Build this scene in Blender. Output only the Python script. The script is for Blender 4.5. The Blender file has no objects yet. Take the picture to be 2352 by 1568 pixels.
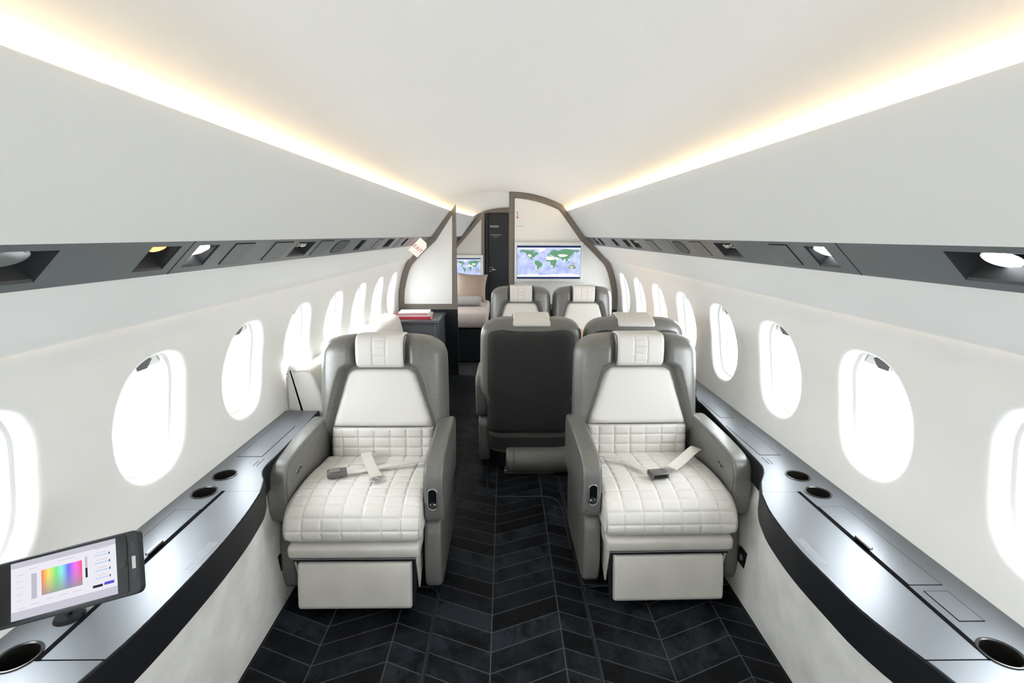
import bpy, bmesh, math, random
from mathutils import Vector, Matrix, Euler
random.seed(7)
S = bpy.context.scene
COL = S.collection
PI = math.pi
# ------------------------------------------------------------------ camera
F_PX, VPX, VPY, W, H = 1150.0, 1160.0, 540.0, 2352, 1568
CAM = Vector((-.035, 0, 1.45))
def cam_rows():
    Y = Vector(((VPX-W/2)/F_PX, (VPY-H/2)/F_PX, 1)).normalized()
    u = Vector((0, -1, 0)); Z = (u-Y*u.dot(Y)).normalized()
    return Y.cross(Z), Y, Z
RX, RY, RZ = cam_rows()
cd = bpy.data.cameras.new('camera'); cam = bpy.data.objects.new('camera', cd); COL.objects.link(cam)
cd.sensor_width = 36; cd.lens = 36*F_PX/W; cd.clip_start = .02
# columns = camera axes in the world: right, up (-down), back (-forward)
M3 = Matrix(((RX[0], -RX[1], -RX[2]), (RY[0], -RY[1], -RY[2]), (RZ[0], -RZ[1], -RZ[2])))
cam.matrix_world = Matrix.Translation(CAM) @ M3.to_4x4()
S.camera = cam
# ------------------------------------------------------------------ world, view
wd = bpy.data.worlds.new('sky'); S.world = wd; wd.use_nodes = True
nt = wd.node_tree; bg = nt.nodes['Background']
bg.inputs[0].default_value = (.93, .96, 1, 1); bg.inputs[1].default_value = 7.0
S.view_settings.view_transform = 'Standard'; S.view_settings.look = 'None'
S.view_settings.exposure = 1.36; S.view_settings.gamma = 1; S.view_settings.use_curve_mapping = False
S.cycles.use_denoising = True; S.cycles.max_bounces = 14; S.cycles.diffuse_bounces = 9
S.cycles.transparent_max_bounces = 16; S.cycles.sample_clamp_indirect = 12
S.cycles.caustics_reflective = False; S.cycles.caustics_refractive = False

# ------------------------------------------------------------------ materials
MATS = {}
def mat(name, col=(.8,.8,.8), rough=.5, metal=0, emit=None, estr=0, noise=0, nscale=20, bump=0, bscale=200, sheen=0, coat=0, spec=.5, nstretch=(1,1,1), rvar=0):
    if name in MATS: return MATS[name]
    m = bpy.data.materials.new(name); m.use_nodes = True; t = m.node_tree; b = t.nodes['Principled BSDF']
    b.inputs['Base Color'].default_value = (*col, 1); b.inputs['Roughness'].default_value = rough
    b.inputs['Metallic'].default_value = metal; b.inputs['Specular IOR Level'].default_value = spec
    if sheen: b.inputs['Sheen Weight'].default_value = sheen
    if coat: b.inputs['Coat Weight'].default_value = coat; b.inputs['Coat Roughness'].default_value = .25
    if emit: b.inputs['Emission Color'].default_value = (*emit, 1); b.inputs['Emission Strength'].default_value = estr
    if noise or bump or rvar:
        tc = t.nodes.new('ShaderNodeTexCoord'); mp = t.nodes.new('ShaderNodeMapping'); mp.inputs['Scale'].default_value = nstretch
        t.links.new(tc.outputs['Object'], mp.inputs['Vector'])
    if noise or rvar:
        n = t.nodes.new('ShaderNodeTexNoise'); n.inputs['Scale'].default_value = nscale; n.inputs['Detail'].default_value = 6
        t.links.new(mp.outputs[0], n.inputs['Vector'])
    if noise:
        r = t.nodes.new('ShaderNodeMapRange'); r.inputs['From Min'].default_value = .3; r.inputs['From Max'].default_value = .7
        r.inputs['To Min'].default_value = 1-noise; r.inputs['To Max'].default_value = 1+noise
        t.links.new(n.outputs[0], r.inputs[0])
        x = t.nodes.new('ShaderNodeMix'); x.data_type = 'RGBA'; x.blend_type = 'MULTIPLY'; x.inputs['Factor'].default_value = 1
        x.inputs[6].default_value = (*col, 1); t.links.new(r.outputs[0], x.inputs[7]); t.links.new(x.outputs[2], b.inputs['Base Color'])
    if rvar:
        r2 = t.nodes.new('ShaderNodeMapRange'); r2.inputs['To Min'].default_value = rough-rvar; r2.inputs['To Max'].default_value = rough+rvar
        t.links.new(n.outputs[0], r2.inputs[0]); t.links.new(r2.outputs[0], b.inputs['Roughness'])
    if bump:
        n2 = t.nodes.new('ShaderNodeTexNoise'); n2.inputs['Scale'].default_value = bscale; n2.inputs['Detail'].default_value = 3
        t.links.new(mp.outputs[0], n2.inputs['Vector'])
        bp = t.nodes.new('ShaderNodeBump'); bp.inputs['Strength'].default_value = bump; bp.inputs['Distance'].default_value = .002
        t.links.new(n2.outputs[0], bp.inputs['Height']); t.links.new(bp.outputs[0], b.inputs['Normal'])
    MATS[name] = m; return m
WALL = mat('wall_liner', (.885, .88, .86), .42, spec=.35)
CEIL = mat('ceiling_liner', (.90, .89, .865), .6, spec=.25)
UPPER = mat('upper_liner', (.67, .685, .68), .5, spec=.3)
LOWER = mat('lower_liner', (.82, .825, .815), .5, spec=.3)
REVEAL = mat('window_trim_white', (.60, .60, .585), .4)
SHADE = mat('shade_white', (.72, .72, .70), .5)
BAND = mat('service_panel_grey', (.105, .118, .128), .34, spec=.6, rvar=.04, nscale=6)
BANDLID = mat('service_lid_grey', (.13, .137, .142), .45, spec=.5)
RECESS = mat('recess_dark', (.02, .021, .023), .45)
LEDGE = mat('ledge_satin_black', (.175, .19, .215), .38, metal=.45, spec=.8, bump=.03, bscale=900)
FASCIA = mat('fascia_black', (.006, .0065, .009), .5, spec=.3)
GAP = mat('gap_black', (.003, .003, .004), .8, spec=.05)
SUEDE = mat('suede_grey', (.72, .715, .69), .95, noise=.14, nscale=7, bump=.35, bscale=260, sheen=.3, nstretch=(1, 1, 1))
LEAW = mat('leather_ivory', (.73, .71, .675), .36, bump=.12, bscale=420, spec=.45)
LEAW2 = mat('leather_ivory_darker', (.60, .58, .54), .38, noise=.05, nscale=12, bump=.12, bscale=420, spec=.45)  # ivory leather in a darker, faintly varied tone for the leg rest parts
LEAG = mat('leather_grey', (.15, .148, .138), .30, noise=.12, nscale=55, nstretch=(1, 1, 2.5), bump=.25, bscale=500, spec=.6, coat=.3)
LEAGD = mat('leather_grey_dark', (.035, .034, .033), .62, noise=.12, nscale=60, bump=.25, bscale=500)
SEAMW = mat('piping_ivory', (.50, .47, .42), .5)
SEAMG = mat('piping_grey', (.09, .088, .08), .45)
CHROME = mat('chrome', (.75, .75, .76), .12, metal=1)
STEEL = mat('steel_brushed', (.45, .45, .46), .3, metal=1)
BELT = mat('belt_webbing', (.68, .65, .60), .6, bump=.4, bscale=700)
BUCKLE = mat('buckle_grey', (.16, .155, .15), .35, metal=.6)
TAUPE = mat('taupe_frame', (.205, .178, .155), .45)
PARTW = mat('partition_white', (.88, .875, .855), .25, spec=.5)
BLACKP = mat('black_lacquer', (.012, .014, .018), .35)
CRED = mat('credenza_grey', (.075, .083, .095), .38, spec=.6)
DOORM = mat('door_charcoal', (.016, .018, .022), .42)
WOOD = mat('table_wood', (.55, .30, .14), .35, noise=.2, nscale=8, nstretch=(1, 14, 1))
PILLOW = mat('pillow_taupe', (.36, .275, .225), .85, noise=.06, nscale=60, bump=.3, bscale=400)
BEDM = mat('divan_fabric', (.50, .435, .41), .85, noise=.05, nscale=50, bump=.3, bscale=300)
BOLST = mat('bolster_grey', (.36, .35, .335), .8, noise=.05, nscale=80)
RED = mat('print_red', (.62, .03, .05), .4)
WHITEP = mat('paper_white', (.8, .8, .8), .5)
INKY = mat('ink_dark', (.04, .04, .05), .6)
INKG = mat('ink_grey', (.35, .35, .36), .6)
LIGHTG = mat('lettering_pale', (.45, .46, .47), .5)
TABB = mat('tablet_black', (.004, .005, .007), .3, spec=.25)
TABC = mat('tablet_case', (.025, .027, .03), .5, spec=.3)
LEDW = mat('cove_led', (1, .8, .5), .5, emit=(1, .74, .42), estr=6.5)
LEDS = mat('wash_led', (1, .8, .5), .5, emit=(1, .70, .42), estr=.9)
LAMP = mat('reading_lamp_lit', (1, 1, 1), .4, emit=(.95, .97, 1), estr=4)
LAMPO = mat('reading_lamp_amber', (1, .7, .3), .4, emit=(1, .55, .2), estr=.5)
def emis(name, col, s): return mat(name, (0, 0, 0), .6, emit=col, estr=s*.47, spec=0)
def glassmat():
    m = bpy.data.materials.new('window_glass'); m.use_nodes = True; t = m.node_tree; t.nodes.clear()
    o = t.nodes.new('ShaderNodeOutputMaterial'); tr = t.nodes.new('ShaderNodeBsdfTransparent'); g = t.nodes.new('ShaderNodeBsdfGlossy')
    tr.inputs[0].default_value = (.96, .975, .97, 1); g.inputs['Roughness'].default_value = .03
    x = t.nodes.new('ShaderNodeMixShader'); lw = t.nodes.new('ShaderNodeLayerWeight'); lw.inputs[0].default_value = .5
    pw = t.nodes.new('ShaderNodeMath'); pw.operation = 'POWER'; pw.inputs[1].default_value = 5; t.links.new(lw.outputs['Facing'], pw.inputs[0])
    f = t.nodes.new('ShaderNodeMapRange'); f.inputs[3].default_value = .035; f.inputs[4].default_value = .7; t.links.new(pw.outputs[0], f.inputs[0])
    t.links.new(f.outputs[0], x.inputs[0]); t.links.new(tr.outputs[0], x.inputs[1]); t.links.new(g.outputs[0], x.inputs[2]); t.links.new(x.outputs[0], o.inputs[0])
    return m
GLASS = glassmat()
def hidemat():
    m = mat('cowhide_black', (.012, .014, .018), .5, spec=.14); t = m.node_tree; b = t.nodes['Principled BSDF']
    tc = t.nodes.new('ShaderNodeTexCoord'); at = t.nodes.new('ShaderNodeAttribute'); at.attribute_name = 'tone'
    n = t.nodes.new('ShaderNodeTexNoise'); n.inputs['Scale'].default_value = 9; n.inputs['Detail'].default_value = 10; n.inputs['Roughness'].default_value = .72; n.inputs['Distortion'].default_value = .8
    t.links.new(tc.outputs['Object'], n.inputs['Vector'])
    mr = t.nodes.new('ShaderNodeMapRange'); mr.inputs[1].default_value = .40; mr.inputs[2].default_value = .70; mr.inputs[3].default_value = .12; mr.inputs[4].default_value = 1.9
    t.links.new(n.outputs[0], mr.inputs[0])
    mu = t.nodes.new('ShaderNodeMath'); mu.operation = 'MULTIPLY'; t.links.new(mr.outputs[0], mu.inputs[0]); t.links.new(at.outputs['Fac'], mu.inputs[1])
    cr = t.nodes.new('ShaderNodeValToRGB'); cr.color_ramp.elements[0].color = (.0006, .0008, .0014, 1); cr.color_ramp.elements[1].color = (.019, .024, .031, 1); cr.color_ramp.elements[1].position = 1.0
    t.links.new(mu.outputs[0], cr.inputs[0]); t.links.new(cr.outputs[0], b.inputs['Base Color'])
    n3 = t.nodes.new('ShaderNodeTexNoise'); n3.inputs['Scale'].default_value = 260; mp = t.nodes.new('ShaderNodeMapping'); mp.inputs['Scale'].default_value = (1, .25, 1)
    t.links.new(tc.outputs['Object'], mp.inputs[0]); t.links.new(mp.outputs[0], n3.inputs['Vector'])
    bp = t.nodes.new('ShaderNodeBump'); bp.inputs['Strength'].default_value = .5; bp.inputs['Distance'].default_value = .003
    t.links.new(n3.outputs[0], bp.inputs['Height']); t.links.new(bp.outputs[0], b.inputs['Normal'])
    return m
HIDE = hidemat()
STITCH = mat('hide_seam_grey', (.085, .09, .10), .9, spec=.1)
BIND = mat('carpet_binding', (.012, .014, .022), .5)

# ------------------------------------------------------------------ helpers
def link(name, me, m=None, parent=None, angle=35):
    o = bpy.data.objects.new(name, me); COL.objects.link(o)
    if m is not None: me.materials.append(m)
    if len(me.polygons):
        me.polygons.foreach_set('use_smooth', [True]*len(me.polygons))
        me.set_sharp_from_angle(angle=math.radians(angle))
    if parent: o.parent = parent
    return o
def pyd(name, V, Fc, m, parent=None, angle=35, fix=True):
    me = bpy.data.meshes.new(name); me.from_pydata([tuple(v) for v in V], [], Fc)
    if fix:
        bm = bmesh.new(); bm.from_mesh(me); bmesh.ops.recalc_face_normals(bm, faces=bm.faces); bm.to_mesh(me); bm.free()
    return link(name, me, m, parent, angle)
class MB:
    def __init__(s): s.V = []; s.F = []
    def add(s, V, Fc, mtx=None):
        k = len(s.V)
        s.V += [tuple(mtx @ Vector(v)) if mtx else tuple(v) for v in V]; s.F += [tuple(i+k for i in f) for f in Fc]; return s
    def box(s, x0, x1, y0, y1, z0, z1, mtx=None):
        V = [(x, y, z) for x in (x0, x1) for y in (y0, y1) for z in (z0, z1)]
        return s.add(V, [(0,1,3,2),(4,6,7,5),(0,4,5,1),(2,3,7,6),(0,2,6,4),(1,5,7,3)], mtx)
    def quad(s, a, b, c, d): return s.add([a, b, c, d], [(0,1,2,3)])
    def cyl(s, p0, p1, r0, r1=None, n=24, cap=True):
        r1 = r0 if r1 is None else r1; p0 = Vector(p0); p1 = Vector(p1); d = (p1-p0).normalized()
        a = d.orthogonal().normalized(); b = d.cross(a); V = []
        for p, r in ((p0, r0), (p1, r1)):
            for i in range(n): t = 2*PI*i/n; V.append(p+a*r*math.cos(t)+b*r*math.sin(t))
        Fc = [(i, (i+1) % n, n+(i+1) % n, n+i) for i in range(n)]
        if cap: Fc += [tuple(range(n)), tuple(range(n, 2*n))]
        return s.add(V, Fc)
    def tube(s, pts, r, n=8, closed=False):
        pts = [Vector(p) for p in pts]; N = len(pts); V = []; up = Vector((0, 0, 1))
        for i, p in enumerate(pts):
            a = pts[(i-1) % N] if closed or i else p; b = pts[(i+1) % N] if closed or i < N-1 else p
            d = (b-a).normalized(); u = d.cross(up)
            if u.length < .1: u = d.cross(Vector((1, 0, 0)))
            u.normalize(); v = u.cross(d)
            for k in range(n): t = 2*PI*k/n; V.append(p+u*r*math.cos(t)+v*r*math.sin(t))
        Fc = []
        for i in range(N if closed else N-1):
            j = (i+1) % N
            for k in range(n): Fc.append((i*n+k, i*n+(k+1) % n, j*n+(k+1) % n, j*n+k))
        if not closed: Fc += [tuple(range(n)), tuple(range((N-1)*n, N*n))]
        return s.add(V, Fc)
    def build(s, name, m, parent=None, angle=35, bevel=0, seg=2, fix=True):
        o = pyd(name, s.V, s.F, m, parent, angle, fix)
        if bevel:
            bv = o.modifiers.new('bevel', 'BEVEL'); bv.width = bevel; bv.segments = seg; bv.limit_method = 'ANGLE'; bv.angle_limit = math.radians(40)
        return o
def tag(o, label=None, cat=None, group=None, kind=None):
    if label: o['label'] = label
    if cat: o['category'] = cat
    if group: o['group'] = group
    if kind: o['kind'] = kind
    return o
def empty(name, loc=(0,0,0), rz=0):
    o = bpy.data.objects.new(name, None); COL.objects.link(o); o.location = loc; o.rotation_euler = (0, 0, rz); o.empty_display_size = .05; return o
def copy_tree(o, parent=None):
    c = o.copy(); COL.objects.link(c); c.parent = parent
    for ch in list(o.children): copy_tree(ch, c)
    return c
def at(px, py, x=None, y=None, z=None):
    c = Vector(((px-W/2)/F_PX, (py-H/2)/F_PX, 1)); r = Vector((RX.dot(c), RY.dot(c), RZ.dot(c)))
    t = (x-CAM.x)/r.x if x is not None else (y-CAM.y)/r.y if y is not None else (z-CAM.z)/r.z
    return CAM+r*t
def cr_closed(pts, step=.01, closed=True):
    pts = [Vector(p) for p in pts]; N = len(pts); out = []
    for i in range(N if closed else N-1):
        if closed: a, b, c, d = pts[i-1], pts[i], pts[(i+1) % N], pts[(i+2) % N]
        else: a, b, c, d = pts[max(i-1, 0)], pts[i], pts[i+1], pts[min(i+2, N-1)]
        n = max(1, int(round((c-b).length/step)))
        for k in range(n):
            t = k/n
            out.append(.5*((2*b)+(c-a)*t+(2*a-5*b+4*c-d)*t*t+(3*b-a-3*c+d)*t**3))
    if not closed: out.append(pts[-1])
    return out
def lerp_tab(tab, x):
    if x <= tab[0][0]: return tab[0][1]
    for (a, b), (c, d) in zip(tab, tab[1:]):
        if x <= c: return b+(d-b)*(x-a)/(c-a)
    return tab[-1][1]
def sm_tab(tab, x):
    if x <= tab[0][0]: return tab[0][1]
    for i in range(len(tab)-1):
        a, c = tab[i][0], tab[i+1][0]
        if x <= c:
            t = (x-a)/(c-a); p0 = tab[max(i-1, 0)][1]; p1 = tab[i][1]; p2 = tab[i+1][1]; p3 = tab[min(i+2, len(tab)-1)][1]
            return .5*(2*p1+(p2-p0)*t+(2*p0-5*p1+4*p2-p3)*t*t+(3*p1-p0-3*p2+p3)*t**3)
    return tab[-1][1]
def sweep(name, prof, X, r, m, parent=None, step=.012, xstep=.02, disp=None, axis='x', closed=True, mtx=None, angle=60, x0=None):
    """closed side profile (a,b) run along a third axis from -X to X with rounded ends; disp(x, s, n) raises the skin"""
    P = cr_closed([(a, b, 0) for a, b in prof], step, closed); N = len(P)
    area = sum(P[i].x*P[(i+1) % N].y-P[(i+1) % N].x*P[i].y for i in range(N)); sg = 1 if area > 0 else -1
    NR = []; SL = [0]
    for i in range(N):
        d = (P[(i+1) % N]-P[i-1]); NR.append(Vector((d.y, -d.x, 0)).normalized()*sg)
        SL.append(SL[-1]+(P[(i+1) % N]-P[i]).length)
    xs = []; nr = 6
    for k in range(nr): xs.append(X-r+r*math.sin(PI/2*(1-k/nr)))
    nx = max(2, int((2*(X-r))/xstep))
    mid = [(X-r)-2*(X-r)*k/nx for k in range(nx+1)]
    xs = xs+mid+[-v for v in reversed(xs)]
    V = []
    for x in xs:
        q = max(0, abs(x)-(X-r)); e = r-math.sqrt(max(0, r*r-q*q)) if r else 0
        for i in range(N):
            dd = disp(x, SL[i], P[i], NR[i]) if disp else 0
            p = P[i]-NR[i]*(e-dd*(1-e/r if r else 1))
            V.append({'x': (x, p.x, p.y), 'y': (p.x, x, p.y), 'z': (p.x, p.y, x)}[axis])
    if mtx: V = [mtx @ Vector(v) for v in V]
    K = len(xs); Fc = []
    for j in range(K-1):
        for i in range(N): Fc.append((j*N+i, j*N+(i+1) % N, (j+1)*N+(i+1) % N, (j+1)*N+i))
    Fc += [tuple(range(N)), tuple(range((K-1)*N, K*N))]
    return pyd(name, V, Fc, m, parent, angle)
def patch(name, fn, nu, nv, m, parent=None, angle=60):
    """closed cushion: fn(u,v) gives (point on the base, outward normal, height)"""
    V = []; 
    for j in range(nv+1):
        for i in range(nu+1):
            p, n, h = fn(i/nu, j/nv); V.append(Vector(p)+Vector(n)*h)
    K = len(V)
    for j in range(nv+1):
        for i in range(nu+1):
            p, n, h = fn(i/nu, j/nv); V.append(Vector(p)-Vector(n)*.012)
    Fc = []
    g = lambda i, j: j*(nu+1)+i
    for j in range(nv):
        for i in range(nu):
            Fc.append((g(i, j), g(i+1, j), g(i+1, j+1), g(i, j+1))); Fc.append((K+g(i, j), K+g(i, j+1), K+g(i+1, j+1), K+g(i+1, j)))
    for i in range(nu): Fc.append((g(i, 0), K+g(i, 0), K+g(i+1, 0), g(i+1, 0))); Fc.append((g(i, nv), g(i+1, nv), K+g(i+1, nv), K+g(i, nv)))
    for j in range(nv): Fc.append((g(0, j), g(0, j+1), K+g(0, j+1), K+g(0, j))); Fc.append((g(nu, j), K+g(nu, j), K+g(nu, j+1), g(nu, j+1)))
    return pyd(name, V, Fc, m, parent, angle)
def pil(u, v, e=.06): # pillow falloff, 0 at rim
    def f(t, e): 
        d = min(t, 1-t)/e
        return 1 if d >= 1 else math.sqrt(max(0, 1-(1-d)**2))
    return f(u, e)*f(v, e)
def ribbon(name, pts, w, th, m, parent, side=None, step=.012):
    P = cr_closed(pts, step, False); V = []; n = len(P)
    for i, p in enumerate(P):
        d = (P[min(i+1, n-1)]-P[max(i-1, 0)]).normalized()
        s = (side if side else d.cross(Vector((0, 0, 1)))); s = Vector(s).normalized(); up = s.cross(d).normalized()
        for a, b in ((-1, -1), (1, -1), (1, 1), (-1, 1)): V.append(p+s*w/2*a+up*th/2*b)
    Fc = [(i*4+k, i*4+(k+1) % 4, i*4+4+(k+1) % 4, i*4+4+k) for i in range(n-1) for k in range(4)]+[(0, 1, 2, 3), tuple(range(4*n-4, 4*n))]
    return pyd(name, V, Fc, m, parent)
def text(name, body, size, mtx, m, parent, depth=.0006):
    c = bpy.data.curves.new(name, 'FONT'); c.body = body; c.size = size; c.extrude = depth; c.align_x = 'CENTER'; c.align_y = 'CENTER'; c.resolution_u = 3
    o = bpy.data.objects.new(name, c); COL.objects.link(o); bpy.context.view_layer.update()
    me = bpy.data.meshes.new_from_object(o.evaluated_get(bpy.context.evaluated_depsgraph_get()))
    bpy.data.objects.remove(o); me.name = name
    t = bpy.data.objects.new(name, me); COL.objects.link(t); me.materials.clear(); me.materials.append(m)
    me.transform(mtx); t.parent = parent; return t

# ------------------------------------------------------------------ cabin shell
Y0, YP, YE = -1.9, 5.15, 7.05
WALLT = [(0, .93), (.15, 1.0), (.3, 1.06), (.56, 1.112), (.75, 1.128), (.9, 1.12), (1.05, 1.085), (1.15, 1.05), (1.225, 1.005)]
def sx(Y): return 1 if Y < 5.3 else 1-.2*min(1, (Y-5.3)/1.7)
def wx(z, Y=0): return sm_tab(WALLT, z)*sx(Y)
def lipw(Y): return (.69-.0244*(max(Y, .7)-.7))*sx(Y) if Y > .7 else .69+.0*Y
ZC, ZLIP = 1.225, 1.69
def ztop(Y): return 1.87 if Y < 5.2 else 1.87-.06*min(1, (Y-5.2)/1.8)
def ceilz(x, Y):
    w = lipw(Y); return ztop(Y)-(ztop(Y)-1.722)*min(1.6, abs(x/w))**2.1
YS = [Y0+i*.14 for i in range(int((YE-Y0)/.14)+1)]+[YE]
def strip_y(fns, ys): # fns: list of functions Y->(x,z); returns V,F grid
    V = [(*[f(y)[0]], y, f(y)[1]) for y in ys for f in fns]; n = len(fns)
    return V, [(j*n+i, j*n+i+1, (j+1)*n+i+1, (j+1)*n+i) for j in range(len(ys)-1) for i in range(n-1)]
# floor and outer skin
mb = MB(); mb.box(-.935, .935, Y0, YE+.1, -.06, 0); tag(mb.build('floor', mat('floor_black', (.006, .007, .009), .8)), kind='structure')
# ceiling: closed shell 3 cm thick
fn = []
for k in range(41):
    u = -1.16+2.32*k/40
    fn.append(lambda Y, u=u: (u*lipw(Y), ceilz(u*lipw(Y), Y)))
for k in reversed(range(41)):
    u = -1.16+2.32*k/40
    fn.append(lambda Y, u=u: (u*lipw(Y), ceilz(u*lipw(Y), Y)+.03))
fn.append(fn[0])
V, Fc = strip_y(fn, YS); tag(pyd('ceiling', V, Fc, CEIL), kind='structure')
PITCH, WY0, WZ = .55, 1.48, .90
WA, WB = .172, .212       # outer half sizes where the lip starts to turn in
def se(t, a, b, n=2.5):
    c, s = math.cos(t), math.sin(t); return a*math.copysign(abs(c)**(2/n), c), b*math.copysign(abs(s)**(2/n), s)
NA = 96
def wall_pt(sd, y, z, out=0):
    # point on the side wall and a little outwards along its normal
    e = .004; dx = (wx(z+e, y)-wx(z-e, y))/(2*e); n = Vector((1, 0, -dx)).normalized()
    return Vector((sd*(wx(z, y)+n.x*out), y, z+n.z*out))
def bays():
    k = math.floor((Y0-WY0)/PITCH)+1; L = []
    while WY0+k*PITCH-PITCH/2 < YE-.2: L.append(WY0+k*PITCH); k += 1
    return L
BAYS = [b for b in bays() if b-PITCH/2 >= Y0-.01]
RINGS = [(WA, WB, 0), (WA-.006, WB-.006, .0012), (WA-.013, WB-.013, .005), (WA-.019, WB-.019, .012), (WA-.022, WB-.022, .022), (WA-.023, WB-.023, .034)]
WIN_SKIP = {}
def make_wall(sd, name):
    m = MB(); zb, zt = .50, ZC
    for yc in BAYS:
        y0, y1 = yc-PITCH/2, yc+PITCH/2
        ang = [2*PI*i/NA for i in range(NA)]
        hole = [se(t, WA, WB) for t in ang]; rect = []
        for (a, b) in hole:
            hx = PITCH/2; hz = (zt-WZ) if b > 0 else (WZ-zb)
            f = min(hx/abs(a) if abs(a) > 1e-6 else 1e9, hz/abs(b) if abs(b) > 1e-6 else 1e9); rect.append((a*f, b*f))
        # snap the nearest samples to the four corners
        for cx, cz in ((PITCH/2, zt-WZ), (-PITCH/2, zt-WZ), (-PITCH/2, -(WZ-zb)), (PITCH/2, -(WZ-zb))):
            i = min(range(NA), key=lambda i: (rect[i][0]-cx)**2+(rect[i][1]-cz)**2); rect[i] = (cx, cz)
        V = []; R = 7
        for r in range(R+1):
            t = r/R
            for i in range(NA):
                a = rect[i][0]*(1-t)+hole[i][0]*t; b = rect[i][1]*(1-t)+hole[i][1]*t
                V.append(wall_pt(sd, yc+a, WZ+b))
        for (ra, rb, dep) in RINGS[1:]:
            for t in ang:
                a, b = se(t, ra, rb); V.append(wall_pt(sd, yc+a, WZ+b, dep))
        nr = R+len(RINGS)
        m.add(V, [(r*NA+i, r*NA+(i+1) % NA, (r+1)*NA+(i+1) % NA, (r+1)*NA+i) for r in range(nr-1) for i in range(NA)])
    # lower wall, top return behind the upper liner, and aft end strip
    ys = [Y0]+[b-PITCH/2 for b in BAYS[1:]]+[BAYS[-1]+PITCH/2]
    ys[0] = BAYS[0]-PITCH/2
    fn = [lambda Y, z=z: (sd*wx(z, Y), z) for z in (0, .1, .2, .3, .4, .5)]
    m.add(*strip_y(fn, ys))
    yl = BAYS[-1]+PITCH/2
    fn = [lambda Y, z=z: (sd*wx(z, Y), z) for z in [i*.1225 for i in range(11)]]
    m.add(*strip_y(fn, [yl, YE+.1]))
    fn = [lambda Y: (sd*wx(ZC, Y), ZC), lambda Y: (sd*(wx(ZC, Y)-.02), ZC+.03), lambda Y: (sd*(wx(ZC, Y)-.02), ZC+.12)]
    m.add(*strip_y(fn, ys))
    o = m.build(name, WALL, angle=50); tag(o, kind='structure'); return o
make_wall(-1, 'wall_left'); make_wall(1, 'wall_right')
# upper liner: lower slope, (service band between), upper slope with rolled lip and cove tray
def XB(Y): return .857*sx(Y)
def XT(Y): return .775*sx(Y)
ZB, ZT = 1.355, 1.436
def make_upper(sd, name):
    m = MB()
    cx = lambda Y: wx(ZC, Y)
    low = [lambda Y: (sd*(cx(Y)+.02), ZC+.05), lambda Y: (sd*(cx(Y)-.001), ZC+.004), lambda Y: (sd*(cx(Y)-.012), ZC+.0), lambda Y: (sd*(cx(Y)-.015), ZC-.0045), lambda Y: (sd*(cx(Y)-.019), ZC-.0045), lambda Y: (sd*(cx(Y)-.022), ZC+.003)]
    for k in range(1, 7):
        t = k/6; low.append(lambda Y, t=t: (sd*((cx(Y)-.022)*(1-t)+(XB(Y)+.004)*t-.006*math.sin(PI*t)), (ZC+.003)*(1-t)+ZB*t+.004*math.sin(PI*t)))
    low.append(lambda Y: (sd*(XB(Y)+.004), ZB+.008)); low.append(lambda Y: (sd*(XB(Y)+.03), ZB+.05)); low.append(low[0])
    m.add(*strip_y(low, YS)); tag(m.build('trim_%d' % (5 if sd < 0 else 6), LOWER, angle=50), kind='structure'); m = MB()
    up = [lambda Y: (sd*(XT(Y)+.03), ZT+.04), lambda Y: (sd*(XT(Y)+.003), ZT+.002), lambda Y: (sd*(XT(Y)-.003), ZT-.002)]
    for k in range(1, 9):
        t = k/8; up.append(lambda Y, t=t: (sd*((XT(Y)-.003)*(1-t)+lipw(Y)*t), (ZT-.002)*(1-t)+(ZLIP-.004)*t))
    up += [lambda Y: (sd*(lipw(Y)+.001), ZLIP), lambda Y: (sd*(lipw(Y)+.006), ZLIP+.001), lambda Y: (sd*(lipw(Y)+.010), ZLIP-.006),
           lambda Y: (sd*(lipw(Y)+.022), ZLIP-.022), lambda Y: (sd*(lipw(Y)+.085), ZLIP-.022), lambda Y: (sd*(lipw(Y)+.10), ZLIP+.03), lambda Y: (sd*(lipw(Y)+.13), ZLIP+.0)]
    up.append(up[0])
    m.add(*strip_y(up, YS))
    tag(m.build(name, UPPER, angle=50), kind='structure')
    fn = [lambda Y: (sd*(lipw(Y)+.034), ZLIP-.016), lambda Y: (sd*(lipw(Y)+.034), ZLIP-.010), lambda Y: (sd*(lipw(Y)+.046), ZLIP-.010), lambda Y: (sd*(lipw(Y)+.046), ZLIP-.016)]; fn.append(fn[0])
    m = MB(); m.add(*strip_y(fn, YS))
    o = m.build('cove_light_strip', LEDW, angle=10)
    tag(o, ('left' if sd < 0 else 'right')+' warm LED strip in the ceiling cove along that side', 'light strip', 'ceiling cove light strips')
    fn = [lambda Y: (sd*(cx(Y)-.003), ZC-.0002), lambda Y: (sd*(cx(Y)-.003), ZC-.0012), lambda Y: (sd*(cx(Y)-.010), ZC-.0012), lambda Y: (sd*(cx(Y)-.010), ZC-.0002)]; fn.append(fn[0])
    m = MB(); m.add(*strip_y(fn, YS)); o = m.build('wall_wash_strip', LEDS, angle=10)
    tag(o, 'warm light strip under the slanted panel above the %s windows' % ('left' if sd < 0 else 'right'), 'light strip', 'wall wash strips')
    fn = [lambda Y: (sd*(cx(Y)+.004), ZC+.011), lambda Y: (sd*(cx(Y)+.004), ZC+.016), lambda Y: (sd*(cx(Y)-.006), ZC+.016), lambda Y: (sd*(cx(Y)-.006), ZC+.011)]; fn.append(fn[0])
make_upper(-1, 'wall_left_upper'); make_upper(1, 'wall_right_upper')
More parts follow.
